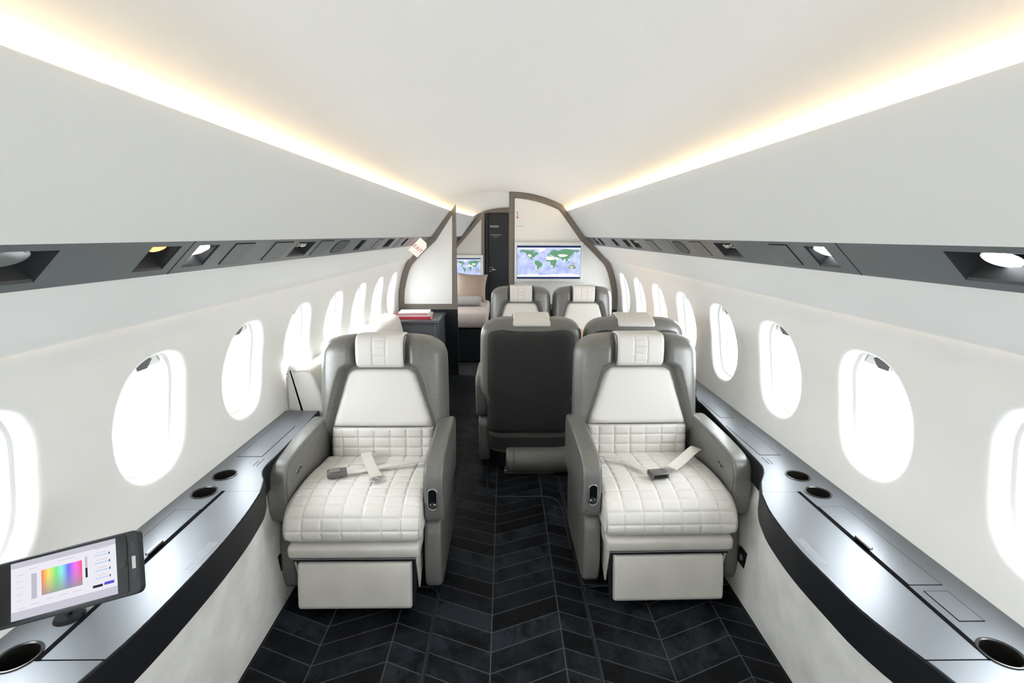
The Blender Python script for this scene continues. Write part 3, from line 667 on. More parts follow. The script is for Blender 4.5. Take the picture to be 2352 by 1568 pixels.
# ------------------------------------------------------------------ club seats
TILT = math.radians(8)
BH = Vector((0, .0, .372))     # hinge of the backrest
MT = Matrix.Translation(BH) @ Matrix.Rotation(-TILT, 4, 'X')   # local (x, depth, height)
def groove(a, p, w=.0036):
    d = abs((a/p+.5) % 1-.5)*p; return math.exp(-(d/w)**2)
def quilt(a, pa, b, pb, amp=.0055, puff=.0025):
    g = max(groove(a, pa), groove(b, pb))
    pf = (math.sin(PI*((a/pa) % 1))*math.sin(PI*((b/pb) % 1)))**.5
    return -amp*g+puff*pf
def make_seat(label, belt=0, aft=False):
    """belt: -1/1 mirrors the belt, 0 none; the recess with the control knob is on the aisle arm (side = belt)"""
    R = empty('club_seat'); tag(R, label, 'seat')
    # ---- plinth and shrouds
    q = MB(); q.box(-.19, .19, -.36, .10, .0, .24); q.build('plinth', BLACKP, R, bevel=.02)
    q = MB(); q.box(-.16, .16, -.40, .16, .004, .03); q.build('floor_track', STEEL, R, bevel=.004)
    for s in (-1, 1):
        sweep('side_shroud', [(-.41, .045), (-.435, .07), (-.44, .16), (-.43, .24), (-.415, .30), (-.37, .333), (-.1, .338), (.06, .33), (.07, .2), (.05, .07), (.0, .035), (-.2, .03), (-.37, .032)], .034, .016, LEAG, R, mtx=Matrix.Translation((s*.288, 0, 0)))
    q = MB(); q.cyl((-.335*(belt or 1)*-1*-1, -.30, .22), (-.322*(belt or 1), -.30, .22), .008, None, 16)
    # ---- arms
    for s in (-1, 1):
        arm = sweep('armrest', [(-.425, .345), (-.445, .38), (-.448, .47), (-.442, .535), (-.425, .568), (-.385, .586), (-.28, .596), (-.15, .603), (-.02, .606), (.06, .600), (.09, .56), (.085, .45), (.06, .36), (0, .340), (-.2, .335), (-.36, .335)], .038, .014, LEAG, R, mtx=Matrix.Translation((s*.300, 0, 0)), step=.012)
        # inner and outer piping following the top edge
        for si in (-1, 1):
            q = MB(); P = cr_closed([Vector((s*.300+si*.0365, y, z)) for y, z in [(-.432, .39), (-.4405, .47), (-.434, .530), (-.418, .560), (-.383, .577), (-.28, .587), (-.15, .594), (-.02, .597)]], .02, False)
            q.tube(P, .0017, 6); q.build('piping', SEAMG, arm)
    sa = belt or 1    # +1: aisle arm on the +x side
    q = MB(); P = [Vector((sa*.297+.0175*math.cos(t), -.4485, .45+math.copysign(.026, math.sin(t))+.0175*math.sin(t))) for t in [2*PI*(i+.5)/32 for i in range(32)]]
    kn = empty('control'); kn.parent = R
    n = 32; V = [p+Vector((0, .004, 0)) for p in P]+[p+Vector((0, -.002, 0)) for p in P]; q.add(V, [(i, (i+1) % n, n+(i+1) % n, n+i) for i in range(n)]+[tuple(range(n)), tuple(range(n, 2*n))])
    bpy.data.objects.remove(kn)
    ct = q.build('seat_control', TABB, R, 30); q = MB(); q.tube([p+Vector((0, -.002, 0)) for p in P], .0025, 8, True); q.build('bezel', STEEL, ct)
    q = MB(); q.cyl((sa*.297, -.450, .424), (sa*.297, -.459, .424), .014, .0115, 24); q.build('knob', CHROME, ct)
    for k in (0, 1):
        q = MB(); q.cyl((-sa*.262, -.34+.026*k, .515+.006*k), (-sa*.257, -.34+.026*k, .515+.006*k), .0095, .0085, 20); b = q.build('arm_button', STEEL, R)
        q = MB(); q.cyl((-sa*.257, -.34+.026*k, .515+.006*k), (-sa*.2562, -.34+.026*k, .515+.006*k), .006, None, 16); q.build('button_face', TABB, b)
    # ---- seat cushion
    prof = [(-.02, .31), (-.25, .305), (-.47, .303), (-.515, .318), (-.530, .350), (-.520, .395), (-.488, .430), (-.43, .452), (-.36, .462), (-.24, .460), (-.12, .445), (-.02, .432), (.0, .37)]
    # groove spacing measured along the skin; only the upper and front skin is quilted
    P0 = cr_closed([(a, b, 0) for a, b in prof], .0055)
    def dq(x, s, p, n):
        if n.y < -.55: return 0
        return quilt(x+.0375, .075, s, .050, .0045, .002)
    cu = sweep('seat_cushion', prof, .258, .022, LEAW, R, step=.0045, xstep=.0045, disp=dq)
    for s in (-1, 1):
        q = MB(); P = cr_closed([Vector((s*.2535, y, z)) for y, z in [(-.30, .452), (-.43, .446), (-.483, .425), (-.514, .392), (-.524, .35), (-.508, .315), (-.47, .300)]], .012, False); q.tube(P, .0018, 6); q.build('piping', SEAMW, cu)
    # ---- leg rest: roll pad, rail, flap
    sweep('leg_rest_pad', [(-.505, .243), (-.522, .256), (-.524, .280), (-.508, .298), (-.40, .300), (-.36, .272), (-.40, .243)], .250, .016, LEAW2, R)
    q = MB(); q.box(-.232, .232, -.516, -.40, .229, .239); q.build('leg_rest_rail', FASCIA, R, bevel=.002)
    q = MB(); q.box(-.234, .234, -.518, -.512, .2393, .2425); q.build('rail_trim', STEEL, R, bevel=.001)
    Mf = Matrix.Translation((0, -.515, .224)) @ Matrix.Rotation(math.radians(-9), 4, 'X')
    q = MB(); q.box(-.229, .229, .03, .055, -.190, .0, Mf); q.build('leg_rest_frame', FASCIA, R, bevel=.003)
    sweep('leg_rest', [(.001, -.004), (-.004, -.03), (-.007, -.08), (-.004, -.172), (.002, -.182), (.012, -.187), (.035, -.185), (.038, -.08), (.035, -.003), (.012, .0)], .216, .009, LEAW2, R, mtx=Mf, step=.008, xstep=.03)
    for s in (-1, 1):
        q = MB(); n = 4; P = [(-.50, .243), (-.36, .243), (-.38, .12), (-.455, .07)]
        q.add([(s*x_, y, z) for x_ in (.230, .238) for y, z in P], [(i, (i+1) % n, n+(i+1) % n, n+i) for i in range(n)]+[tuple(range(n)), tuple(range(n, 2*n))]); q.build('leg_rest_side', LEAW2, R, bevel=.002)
    # ---- backrest shell, lofted upwards
    HH = .630
    aw = [(-.22, .255), (-.05, .262), (.10, .268), (.145, .285), (.17, .303), (.3, .304), (.45, .302), (.53, .299), (.56, .292), (.585, .277), (.605, .253), (.618, .222), (.626, .178), (.630, .11)]
    tr = lambda h: lerp_tab([(.10, .25), (.19, .243), (.30, .213), (.40, .185), (.445, .170), (.472, .158), (.492, .118), (.63, .114)], h)
    hs = [-.22+i*.02 for i in range(17)]+[.11+i*.008 for i in range(55)]+[.545, .56, .572, .583, .593, .602, .61, .617, .623, .627, .630]
    hs = sorted(hh for hh in set(round(v, 4) for v in hs) if hh <= HH)
    NC = 176; V = []
    for h in hs:
        a = sm_tab(aw, h); up = max(0, (h-.50)/(HH-.50)); tk = .085*math.sqrt(max(.12, 1-(max(0, h-.55)/.082)**2)) # half-depth of the body
        yb = .155-.0*h
        for i in range(NC):
            t = 2*PI*i/NC; cx, cy = math.cos(t), math.sin(t)
            x = a*math.copysign(abs(cx)**.55, cx); yy = math.copysign(abs(cy)**.55, cy)
            yc = .075; hb = tk*.95
            xb = x*(1-.055*max(0, yy))          # narrower at the back
            y = yc+hb*yy
            if yy < 0:
                w = max(0, min(1, (abs(x)-tr(h))/.030)); w = w*w*(3-2*w)
                vis = max(0, min(1, (h-.14)/.04)); edge = 1-max(0, (abs(x)-a+.05)/.05)**2
                y -= .056*w*(-yy)*vis*edge*(1-up**5)
            V.append(MT @ Vector((xb, y, h)))
    Fc = [(j*NC+i, j*NC+(i+1) % NC, (j+1)*NC+(i+1) % NC, (j+1)*NC+i) for j in range(len(hs)-1) for i in range(NC)]+[tuple(range(NC)), tuple(range((len(hs)-1)*NC, len(hs)*NC))]
    sh = pyd('backrest_shell', V, Fc, LEAG, R, 60)
    # dark back cover with a seam and a lower pocket
    def backp(h0, h1, th, name):
        def fn(u, v):
            h = h0+(h1-h0)*v; a = max(sm_tab(aw, min(h, .60)), .286 if h < .3 else 0)*(1-.055)-.006
            return MT @ Vector(((2*u-1)*a, .146-.045*abs(2*u-1)**7-(.05*max(0, (h-.54)/.08)**2), h)), (MT.to_3x3() @ Vector((0, 1, 0))), -.006+th*pil(u, v, .05)
        return patch(name, fn, 40, 30, LEAGD, R)
    backp(-.10, .612, .022, 'back_cover'); backp(-.20, -.103, .024, 'back_pocket')
    # ---- centre pad (trapezoid), lumbar quilt, head cushion
    ny = MT.to_3x3() @ Vector((0, -1, 0))
    def fn(u, v):
        h = .1915+(.470-.1915)*v; w = sm_tab([(.19, .237), (.30, .207), (.40, .178), (.445, .162), (.47, .145)], h)
        k = max(0, (v-.90)/.1); w *= 1-.10*k*k
        return MT @ Vector(((2*u-1)*w, -.002, h)), ny, -.006+.026*pil(u, v, .09)
    patch('backrest_pad', fn, 40, 34, LEAW, R)
    def fn(u, v):
        h = .005+(.190-.005)*v; w = .240
        x = (2*u-1)*w; dsp = quilt(x+.037, .075, h-.005, .0463, .005, .003) if .01 < v < .995 else 0
        return MT @ Vector((x, -.002, h)), ny, -.006+.028*pil(u, v, .05)+dsp
    patch('lumbar_pad', fn, 110, 44, LEAW, R)
    def dh(x, s, p, n):
        if n.x > -.75 or p.y > .632: return 0
        h = p.y; g = groove(abs(x)-.031, 10, .003)
        if abs(x) < .031:
            for hh in (.50, .535, .57, .605): g = max(g, math.exp(-((h-hh)/.003)**2))
        return -.0042*g
    hc = sweep('head_cushion', [(-.030, .478), (-.052, .492), (-.062, .53), (-.064, .58), (-.057, .612), (-.034, .631), (.02, .637), (.08, .635), (.125, .622), (.145, .600), (.10, .575), (.02, .57), (.0, .50), (-.01, .478)], .109, .012, LEAW, R, mtx=MT, step=.005, xstep=.005, disp=dh)
    for s in (-1, 1):
        q = MB(); q.tube(cr_closed([MT @ Vector((s*.110, y, z)) for y, z in [(-.022, .49), (-.040, .50), (-.050, .54), (-.048, .595), (-.03, .618), (.02, .626), (.08, .624), (.11, .614)]], .02, False), .0026, 6); q.build('piping', SEAMG, hc)
    if aft:   # padded cross roll at the foot of the seat
        q = sweep('base_roll', [(.085*math.cos(t), .085*math.sin(t)) for t in [2*PI*i/14 for i in range(14)]], .25, .02, LEAG, R, mtx=Matrix.Translation((-.10, .12, .089)))
        m_ = MB(); m_.tube([Vector((.10, .12+.0862*math.cos(t), .09+.0862*math.sin(t))) for t in [2*PI*i/40 for i in range(40)]], .002, 6, True); m_.build('piping', SEAMG, q)
    return R
def belt_parts(R, s, pose):
    """two webbing straps lying on the cushion; s=+1 aisle arm at +x"""
    zc = .470
    if pose == 0:   # left seat: long strap from the aisle arm with the buckle, short strap with the tongue
        a = [(.262, -.13, .475), (.20, -.16, .477), (.08, -.205, .476), (-.03, -.25, .475), (-.075, -.27, .478)]
        st = ribbon('belt_strap', a, .034, .0022, BELT, R, side=None)
        M_ = Matrix.Translation((-.118, -.288, .482)) @ Matrix.Rotation(math.radians(20), 4, 'Z')
        q = MB(); q.box(-.042, .036, -.024, .024, -.010, .012, M_); bk = q.build('belt_buckle', BUCKLE, R, bevel=.004)
        q = MB(); q.box(-.032, .010, -.019, .019, .012, .0155, M_); q.build('buckle_flap', mat('buckle_light', (.28, .27, .26), .3, metal=.6), bk, bevel=.002)
        b = [(-.045, -.035, .460), (-.05, -.10, .484), (-.02, -.18, .487), (.025, -.265, .474), (.045, -.305, .474)]
        ribbon('belt_strap', b, .046, .0022, BELT, R, side=(1, .35, 0)); e = (.052, -.325, .474); rot = -24
    else:
        a = [(.262, -.11, .470), (.21, -.14, .476), (.10, -.20, .476), (.07, -.265, .476), (.045, -.305, .480)]
        ribbon('belt_strap', a, .030, .0022, BELT, R, side=None)
        M_ = Matrix.Translation((.008, -.340, .481)) @ Matrix.Rotation(math.radians(-8 if s > 0 else -8), 4, 'Z')
        q = MB(); q.box(-.040, .036, -.026, .024, -.011, .013, M_); bk = q.build('belt_buckle', BUCKLE, R, bevel=.004)
        q = MB(); q.box(-.030, .026, -.0275, -.0255, -.006, .007, M_); q.build('buckle_slot', TABB, bk)
        b = [(-.256, -.12, .49), (-.225, -.155, .512), (-.19, -.185, .508), (-.13, -.235, .490), (-.07, -.285, .480)]
        ribbon('belt_strap', b, .046, .0022, BELT, R, side=(1, 1, .15)); e = (-.050, -.305, .481); rot = 40
    # metal tongue with a slot
    Mt = Matrix.Translation(e) @ Matrix.Rotation(math.radians(rot), 4, 'Z')
    q = MB()
    q.box(-.022, .022, .004, .016, -.0012, .0012, Mt); q.box(-.022, -.012, -.024, .004, -.0012, .0012, Mt); q.box(.012, .022, -.024, .004, -.0012, .0012, Mt); q.box(-.012, .012, -.024, -.012, -.0012, .0012, Mt)
    q.build('belt_tongue', STEEL, R, bevel=.0008)
def mirror_x(R):
    seen = set()
    def rec(o):
        if o.type == 'MESH' and o.data.name not in seen:
            seen.add(o.data.name)
            for v in o.data.vertices: v.co.x = -v.co.x
            o.data.flip_normals()
        for c in o.children: rec(c)
    rec(R)
s1 = make_seat('ivory and grey leather seat in front on the left, belt straps crossed on its cushion', 1)
belt_parts(s1, 1, 0); s1.location = (-.612, 2.22, 0); s1.rotation_euler.z = math.radians(0)
s2 = make_seat('ivory and grey leather seat in front on the right, its belt buckle lying mid-cushion', 1)
belt_parts(s2, 1, 1); mirror_x(s2); s2.location = (.602, 2.255, 0); s2.rotation_euler.z = math.radians(.9)
s3 = make_seat('aisle-side seat turned backwards, its dark charcoal back showing between the two front seats', 1, True)
s3.location = (.117, 3.02, 0); s3.rotation_euler.z = PI
s4 = copy_tree(s3); s4['label'] = 'window-side seat turned backwards, only its rounded grey top showing behind the right front seat'; s4.location = (.715, 3.02, 0)
def plain(src, label, loc):
    c = src.copy(); COL.objects.link(c); c.location = loc; c.rotation_euler = (0, 0, 0); c['label'] = label
    for ch in list(src.children):
        if ch.name.startswith('belt') or ch.name.startswith('base_roll'): continue
        copy_tree(ch, c)
    return c
s5 = plain(s3, 'far forward-facing seat beside the aisle, below the left half of the map screen', (.112, 4.56, 0))
s6 = plain(s3, 'far forward-facing seat by the window, below the right edge of the map screen', (.690, 4.56, 0))
for c_, w_ in ((s3, .985), (s4, .975), (s5, .93), (s6, .93)): c_.scale.x = w_
def drop_arm(root, side):   # the pair shares one armrest
    for c_ in list(root.children):
        if c_.name.split('.')[0] in ('armrest', 'side_shroud'):
            mx = sum(v.co.x for v in c_.data.vertices)/len(c_.data.vertices)
            if mx*side > 0:
                for g in list(c_.children): bpy.data.objects.remove(g)
                bpy.data.objects.remove(c_)
def drop_named(root, names):
    for c_ in list(root.children):
        if c_.name.split('.')[0] in names:
            for g in list(c_.children): bpy.data.objects.remove(g)
            bpy.data.objects.remove(c_)
drop_arm(s4, 1); drop_arm(s6, -1); drop_named(s4, ('seat_control',)); drop_named(s6, ('arm_button',))
for s in (s1, s2, s3, s4, s5, s6): s['group'] = 'club seats'
del s1['group'], s2['group']
for s in (s1, s2): s['group'] = 'front club seats'

# ------------------------------------------------------------------ table between the facing seats
t = empty('conference_table', (.70, 3.82, 0)); tag(t, 'wooden table glimpsed between the two pairs of facing seats on the right', 'table')
q = MB(); q.box(-.34, .33, -.26, .26, .655, .680); q.build('table_top', WOOD, t, bevel=.006)
q = MB(); q.box(-.342, .332, -.262, .262, .664, .671); q.build('edge_band', STEEL, t)
q = MB(); q.box(.08, .16, -.06, .06, .03, .655); q.build('pedestal', CRED, t, bevel=.01)
q = MB(); q.box(.0, .24, -.14, .14, .004, .03); q.build('foot', CRED, t, bevel=.008)

# ------------------------------------------------------------------ sofa along the left wall
t = empty('sofa', (-.85, 3.3, 0)); tag(t, 'ivory leather sofa along the left wall behind the left front seat', 'sofa')
L0 = t.location
def sofa_sweep(name, prof, ya, yb, r, m_, step=.015):
    return sweep(name, prof, (yb-ya)/2, r, m_, t, step=step, xstep=.1, axis='y', mtx=Matrix.Translation((-L0.x, (ya+yb)/2-L0.y, 0)))
sofa_sweep('backrest', [(-1.10, .45), (-1.10, .75), (-1.06, .77), (-1.0, .76), (-.965, .72), (-.93, .55), (-.93, .42), (-1.0, .40)], 2.58, 4.40, .02, LEAW)
sofa_sweep('seat_cushion', [(-1.05, .26), (-1.05, .43), (-.9, .45), (-.62, .45), (-.56, .42), (-.55, .34), (-.57, .27), (-.7, .25)], 2.62, 4.36, .03, LEAW)
q = MB(); q.box(-.95, -.62, 2.65, 4.35, .0, .26, Matrix.Translation(-L0)); q.build('base', BLACKP, t, bevel=.01)
for ya, yb in ((2.38, 2.56), (4.42, 4.54)):
    if ya < 3: prof_ = [(-1.10, .35), (-1.11, .785), (-1.06, .80), (-1.01, .80), (-.975, .77), (-.93, .62), (-.90, .45), (-.89, .30), (-.93, .05), (-1.0, .20)]
    else: prof_ = [(-1.10, .35), (-1.11, .70), (-1.08, .725), (-1.045, .722), (-1.02, .69), (-.99, .58), (-.96, .45), (-.93, .30), (-.95, .05), (-1.0, .20)]
    a = sofa_sweep('armrest', prof_, ya, yb, .02, LEAW)
    q = MB(); P = cr_closed([Vector((x, ya+.004, z))-L0 for x, z in [(-1.10, .6)]+[(a_+.003, b_-.006) for a_, b_ in prof_[1:6]]], .02, False); q.tube(P, .0022, 6); q.build('piping', SEAMW, a)

# ------------------------------------------------------------------ credenza and magazines
t = empty('credenza', (-.86, 4.85, 0)); tag(t, 'dark grey cabinet with magazines on top in front of the left partition', 'cabinet')
L0 = t.location
q = MB(); q.box(-1.06, -.655, 4.62, 5.10, .0, .645, Matrix.Translation(-L0)); q.build('body', CRED, t, bevel=.004)
q = MB(); q.box(-1.075, -.645, 4.60, 5.105, .645, .672, Matrix.Translation(-L0)); q.build('top', CRED, t, bevel=.004)
q = MB(); q.box(-1.03, -.70, 4.612, 4.62, .06, .615, Matrix.Translation(-L0)); d = q.build('door', CRED, t, bevel=.002)
q = MB(); q.box(-.705, -.675, 4.605, 4.62, .06, .64, Matrix.Translation(-L0)); q.build('side_strip', mat('credenza_strip', (.09, .1, .11), .4), t, bevel=.002)
z = .673
for i, (w, d_, h, m_, rz, dx, lab) in enumerate(((.33, .24, .022, RED, 4, 0, 'thick book with red cover, bottom of the stack on the grey cabinet'), (.31, .23, .008, WHITEP, 2, .005, 'white magazine lying directly on the red book'), (.30, .22, .008, WHITEP, -3, .0, 'white magazine with dark cut edge, middle of the stack'), (.30, .215, .007, RED, 0, -.012, 'thin red magazine second from the top of the stack'), (.29, .21, .012, WHITEP, 5, -.004, 'white magazine on the very top of the stack'))):
    b = empty('magazine' if i else 'book', (-.90+dx, 4.80, z), math.radians(rz)); tag(b, lab, 'book' if not i else 'magazine')
    q = MB(); q.box(-w/2+.003, w/2-.004, -d_/2+.004, d_/2-.004, .001, h-.001); q.build('pages', WHITEP, b)
    q = MB(); q.box(-w/2, w/2, -d_/2, d_/2, 0, .0012); q.box(-w/2, w/2, -d_/2, d_/2, h-.0012, h); q.box(-w/2, -w/2+.002, -d_/2, d_/2, .0012, h-.0012)
    if m_ is RED: q.box(-w/2, w/2-.01, -d_/2, -d_/2+.0015, .0012, h-.0012)
    q.build('cover', m_ , b); z += h+.0004

# ------------------------------------------------------------------ partitions
def sect(Y, inset=0):
    """cabin cross-section points (half width, z) from the floor up to the crown"""
    P = [(wx(z_, Y)-.002, z_) for z_ in (.0, .15, .3, .45, .6, .7, .8, .9, 1.0, 1.1, 1.18)]
    P += [(wx(ZC, Y)-.016, ZC), (XB(Y)+.0, ZB), (XT(Y)-.006, ZT), (lipw(Y)-.002, ZLIP)]
    P += [(lipw(Y)*u, ceilz(lipw(Y)*u, Y)-.003) for u in (.92, .8, .65, .5, .35, .2, .1, 0, -.1, -.3, -.5)]
    return P
def clip_poly(P, xa, xb, zb):
    """polygon under the section curve between half-widths xa<xb (mirrors handled by caller)"""
    return P
def offset_in(P, d):
    n = len(P); A = sum(P[i][0]*P[(i+1) % n][1]-P[(i+1) % n][0]*P[i][1] for i in range(n)); sg = 1 if A > 0 else -1; out = []
    for i in range(n):
        a, b, c = Vector(P[i-1]), Vector(P[i]), Vector(P[(i+1) % n]); e1 = (b-a).normalized(); e2 = (c-b).normalized()
        n1 = Vector((-e1.y, e1.x))*sg; n2 = Vector((-e2.y, e2.x))*sg; bis = (n1+n2)
        bis = bis/max(.35, bis.length_squared/2)if bis.length > 1e-6 else n1
        out.append(tuple(b+bis*d))
    return out
def slab(mb_, P, y0, y1, off=(0, 0, 0)):
    n = len(P); o = Vector(off)
    mb_.add([Vector((a, y, z_))-o for y in (y0, y1) for a, z_ in P], [(i, (i+1) % n, n+(i+1) % n, n+i) for i in range(n)]+[tuple(range(n)), tuple(range(n, 2*n))])
def ringslab(mb_, P, Q, y0, y1, off=(0, 0, 0)):
    n = len(P); o = Vector(off)
    mb_.add([Vector((a, y, z_))-o for y in (y0, y1) for R_ in (P, Q) for a, z_ in R_],
        [f for i in range(n) for f in ((i, (i+1) % n, n+(i+1) % n, n+i), (2*n+i, 3*n+i, 3*n+(i+1) % n, 2*n+(i+1) % n), (i, 2*n+i, 2*n+(i+1) % n, (i+1) % n), (n+i, n+(i+1) % n, 3*n+(i+1) % n, 3*n+i))])
def partition(name, label, sd, xin, Y, zb, white=PARTW, fw=.046, grp=None):
    P = []
    prof = [p for p in sect(Y)]
    # cut at the aisle edge
    up = []
    for i, p in enumerate(prof):
        if p[1] < zb: continue
        if sd > 0 and p[0] < xin:
            q0 = prof[i-1]; x_ = xin if sd > 0 else -xin
            t_ = (q0[0]-x_)/(q0[0]-p[0]); up.append((x_, q0[1]+t_*(p[1]-q0[1]))); break
        if sd < 0 and p[0] < lipw(Y)+.001: continue
        up.append(p)
    if sd < 0: up.append((-xin, ceilz(xin, Y)-.004))
    w0 = wx(zb, Y)-.002
    P = [(w0, zb)]+[p for p in up if p[1] > zb+.01]; xi = up[-1][0]; P.append((xi, zb))
    P = [(sd*a, z_) for a, z_ in P]
    root = empty(name, (sd*.8, Y, 0)); tag(root, label, 'partition', grp); o = root.location
    q = MB(); ringslab(q, P, offset_in(P, fw), Y-.018, Y+.018, o); q.build('frame', TAUPE, root, 20)
    P2 = offset_in(P, fw-.004); q = MB(); slab(q, P2, Y-.010, Y+.010, o); q.build('panel', white, root, 20)
    P3 = offset_in(P, fw+.001); P4 = offset_in(P, fw+.010); q = MB(); ringslab(q, P3, P4, Y-.0155, Y-.0095, o); q.build('inner_bead', TAUPE, root, 20)
    # lower dark bulkhead
    B = [(sd*(wx(z_, Y)-.002), z_) for z_ in (0.006, .15, .3, .45, .6, zb-.002)]+[(sd*xi, zb-.002), (sd*xi, .006)]
    q = MB(); slab(q, B, Y-.02, Y+.02, o); q.build('lower_panel', BLACKP, root, 20)
    return root
partition('partition', 'white glossy partition panel in a taupe frame left of the doorway', -1, -.525, YP, .70)
pr = partition('partition', 'tall white partition in a taupe frame right of the doorway, carrying the map screen', 1, .005, YP, .70)
# exit arrow marking and placard on the right partition
o = pr.location
q = MB(); Yf = YP-.0115
for a, b, c, d in ((.087, .091, 1.625, 1.675),): q.box(a-o.x, b-o.x, Yf-.001-o.y, Yf-o.y, c, d)
q.box(.078-o.x, .092-o.x, Yf-.001-o.y, Yf-o.y, 1.671, 1.677)
k = [(.077, 1.628), (.101, 1.628), (.089, 1.612)]; q.add([Vector((a, y, z_))-o for y in (Yf-.001, Yf) for a, z_ in k], [(0, 1, 2), (3, 4, 5), (0, 1, 4, 3), (1, 2, 5, 4), (2, 0, 3, 5)])
q.build('arrow_marking', mat('marking_red', (.45, .02, .08), .5), pr)
q = MB(); q.box(.085-o.x, .145-o.x, Yf-.001-o.y, Yf-o.y, 1.536, 1.540); q.build('placard_line', INKG, pr)

# ------------------------------------------------------------------ map screens
LANDG = emis('map_land', (.20, .45, .27), .70); LANDP = emis('map_sand', (.98, .93, .82), .95); ICE = emis('map_ice', (.93, .95, 1), .98)
def ocean():
    m = mat('map_ocean', (0, 0, 0), .3, emit=(.4, .5, .8), estr=.43); t_ = m.node_tree; b = t_.nodes['Principled BSDF']
    tc = t_.nodes.new('ShaderNodeTexCoord'); n = t_.nodes.new('ShaderNodeTexNoise'); n.inputs['Scale'].default_value = 14; n.inputs['Detail'].default_value = 5
    t_.links.new(tc.outputs['Object'], n.inputs['Vector']); cr = t_.nodes.new('ShaderNodeValToRGB')
    cr.color_ramp.elements[0].color = (.36, .44, .78, 1); cr.color_ramp.elements[0].position = .35; cr.color_ramp.elements[1].color = (.68, .75, .95, 1); cr.color_ramp.elements[1].position = .7
    t_.links.new(n.outputs[0], cr.inputs[0]); t_.links.new(cr.outputs[0], b.inputs['Emission Color']); return m
OCEAN = ocean()
NAVY = emis('map_bar', (.03, .05, .17), .6)
CONT = {
 'NA': [(-165, 62), (-155, 70), (-128, 70), (-110, 68), (-95, 68), (-82, 66), (-80, 60), (-92, 58), (-82, 53), (-78, 58), (-68, 58), (-58, 52), (-66, 45), (-75, 38), (-81, 31), (-81, 26), (-90, 30), (-97, 26), (-95, 18), (-88, 20), (-84, 12), (-78, 8), (-84, 9), (-92, 14), (-105, 20), (-112, 28), (-120, 34), (-124, 42), (-130, 52), (-145, 60), (-158, 57)],
 'SA': [(-78, 8), (-70, 12), (-60, 8), (-50, 1), (-38, -6), (-36, -10), (-40, -20), (-48, -27), (-57, -36), (-65, -43), (-68, -53), (-73, -50), (-73, -38), (-70, -20), (-79, -8), (-80, 0)],
 'EU': [(-9, 37), (-9, 43), (-1, 45), (-4, 49), (5, 52), (9, 57), (6, 60), (14, 67), (28, 71), (42, 67), (60, 69), (72, 72), (100, 76), (130, 72), (160, 70), (178, 67), (170, 60), (160, 60), (157, 52), (150, 60), (138, 55), (140, 48), (130, 42), (127, 35), (120, 38), (122, 30), (115, 23), (108, 20), (108, 12), (103, 2), (98, 10), (92, 21), (80, 13), (77, 8), (72, 20), (62, 25), (57, 27), (50, 30), (57, 22), (45, 13), (38, 22), (34, 30), (36, 36), (27, 37), (22, 37), (16, 40), (8, 44), (0, 39)],
 'AF': [(-10, 30), (-6, 35), (10, 37), (20, 32), (32, 31), (38, 18), (43, 11), (51, 11), (42, 0), (40, -12), (35, -22), (30, -32), (20, -35), (15, -25), (12, -12), (9, 0), (5, 5), (-8, 5), (-15, 11), (-17, 20)],
 'AU': [(114, -22), (122, -17), (131, -12), (137, -14), (142, -11), (146, -19), (153, -27), (150, -37), (140, -38), (131, -31), (115, -34)],
 'GR': [(-50, 60), (-42, 62), (-22, 70), (-18, 80), (-40, 83), (-65, 80), (-56, 72)],
 'AQ': [(-180, -72), (-120, -71), (-60, -66), (-55, -75), (-20, -72), (40, -68), (100, -66), (150, -68), (180, -72), (180, -84), (-180, -84)],
 'AC': [(-180, 84), (-150, 76), (-125, 75), (-90, 76), (-65, 80), (-40, 83), (20, 80), (60, 81), (100, 79), (140, 77), (180, 78), (180, 84)],
 'SH': [(-16, 28), (-8, 33), (10, 34), (30, 30), (36, 22), (34, 15), (15, 13), (-10, 14), (-16, 18)], 'AR': [(36, 30), (48, 29), (56, 21), (45, 14), (39, 20)], 'CA': [(50, 42), (62, 46), (80, 46), (102, 44), (108, 40), (92, 32), (78, 32), (62, 32)], 'AI': [(118, -22), (132, -18), (142, -24), (138, -31), (122, -30)], 'KA': [(13, -18), (25, -20), (22, -32), (17, -30)],
 'ID': [(96, 4), (105, -4), (103, -6)], 'BO': [(110, 2), (117, 6), (118, 0), (112, -3)], 'NG': [(131, -1), (146, -6), (150, -10), (138, -8)], 'JP': [(130, 32), (141, 38), (145, 44), (140, 41)], 'MG': [(44, -16), (50, -14), (47, -25), (44, -22)], 'UK': [(-5, 50), (1, 52), (-3, 58), (-6, 56)], 'NZ': [(167, -46), (174, -40), (178, -38), (173, -43)], 'US': [(-118, 44), (-104, 46), (-100, 36), (-106, 30), (-116, 34)], 'AL': [(-72, -20), (-68, -20), (-68, -48), (-73, -48)]}
ROLE = {'AQ': ICE, 'AC': ICE, 'GR': ICE, 'SH': LANDP, 'AR': LANDP, 'CA': LANDP, 'AI': emis('map_ochre', (.9, .62, .42), .8), 'KA': LANDP, 'US': LANDP, 'AL': LANDP}
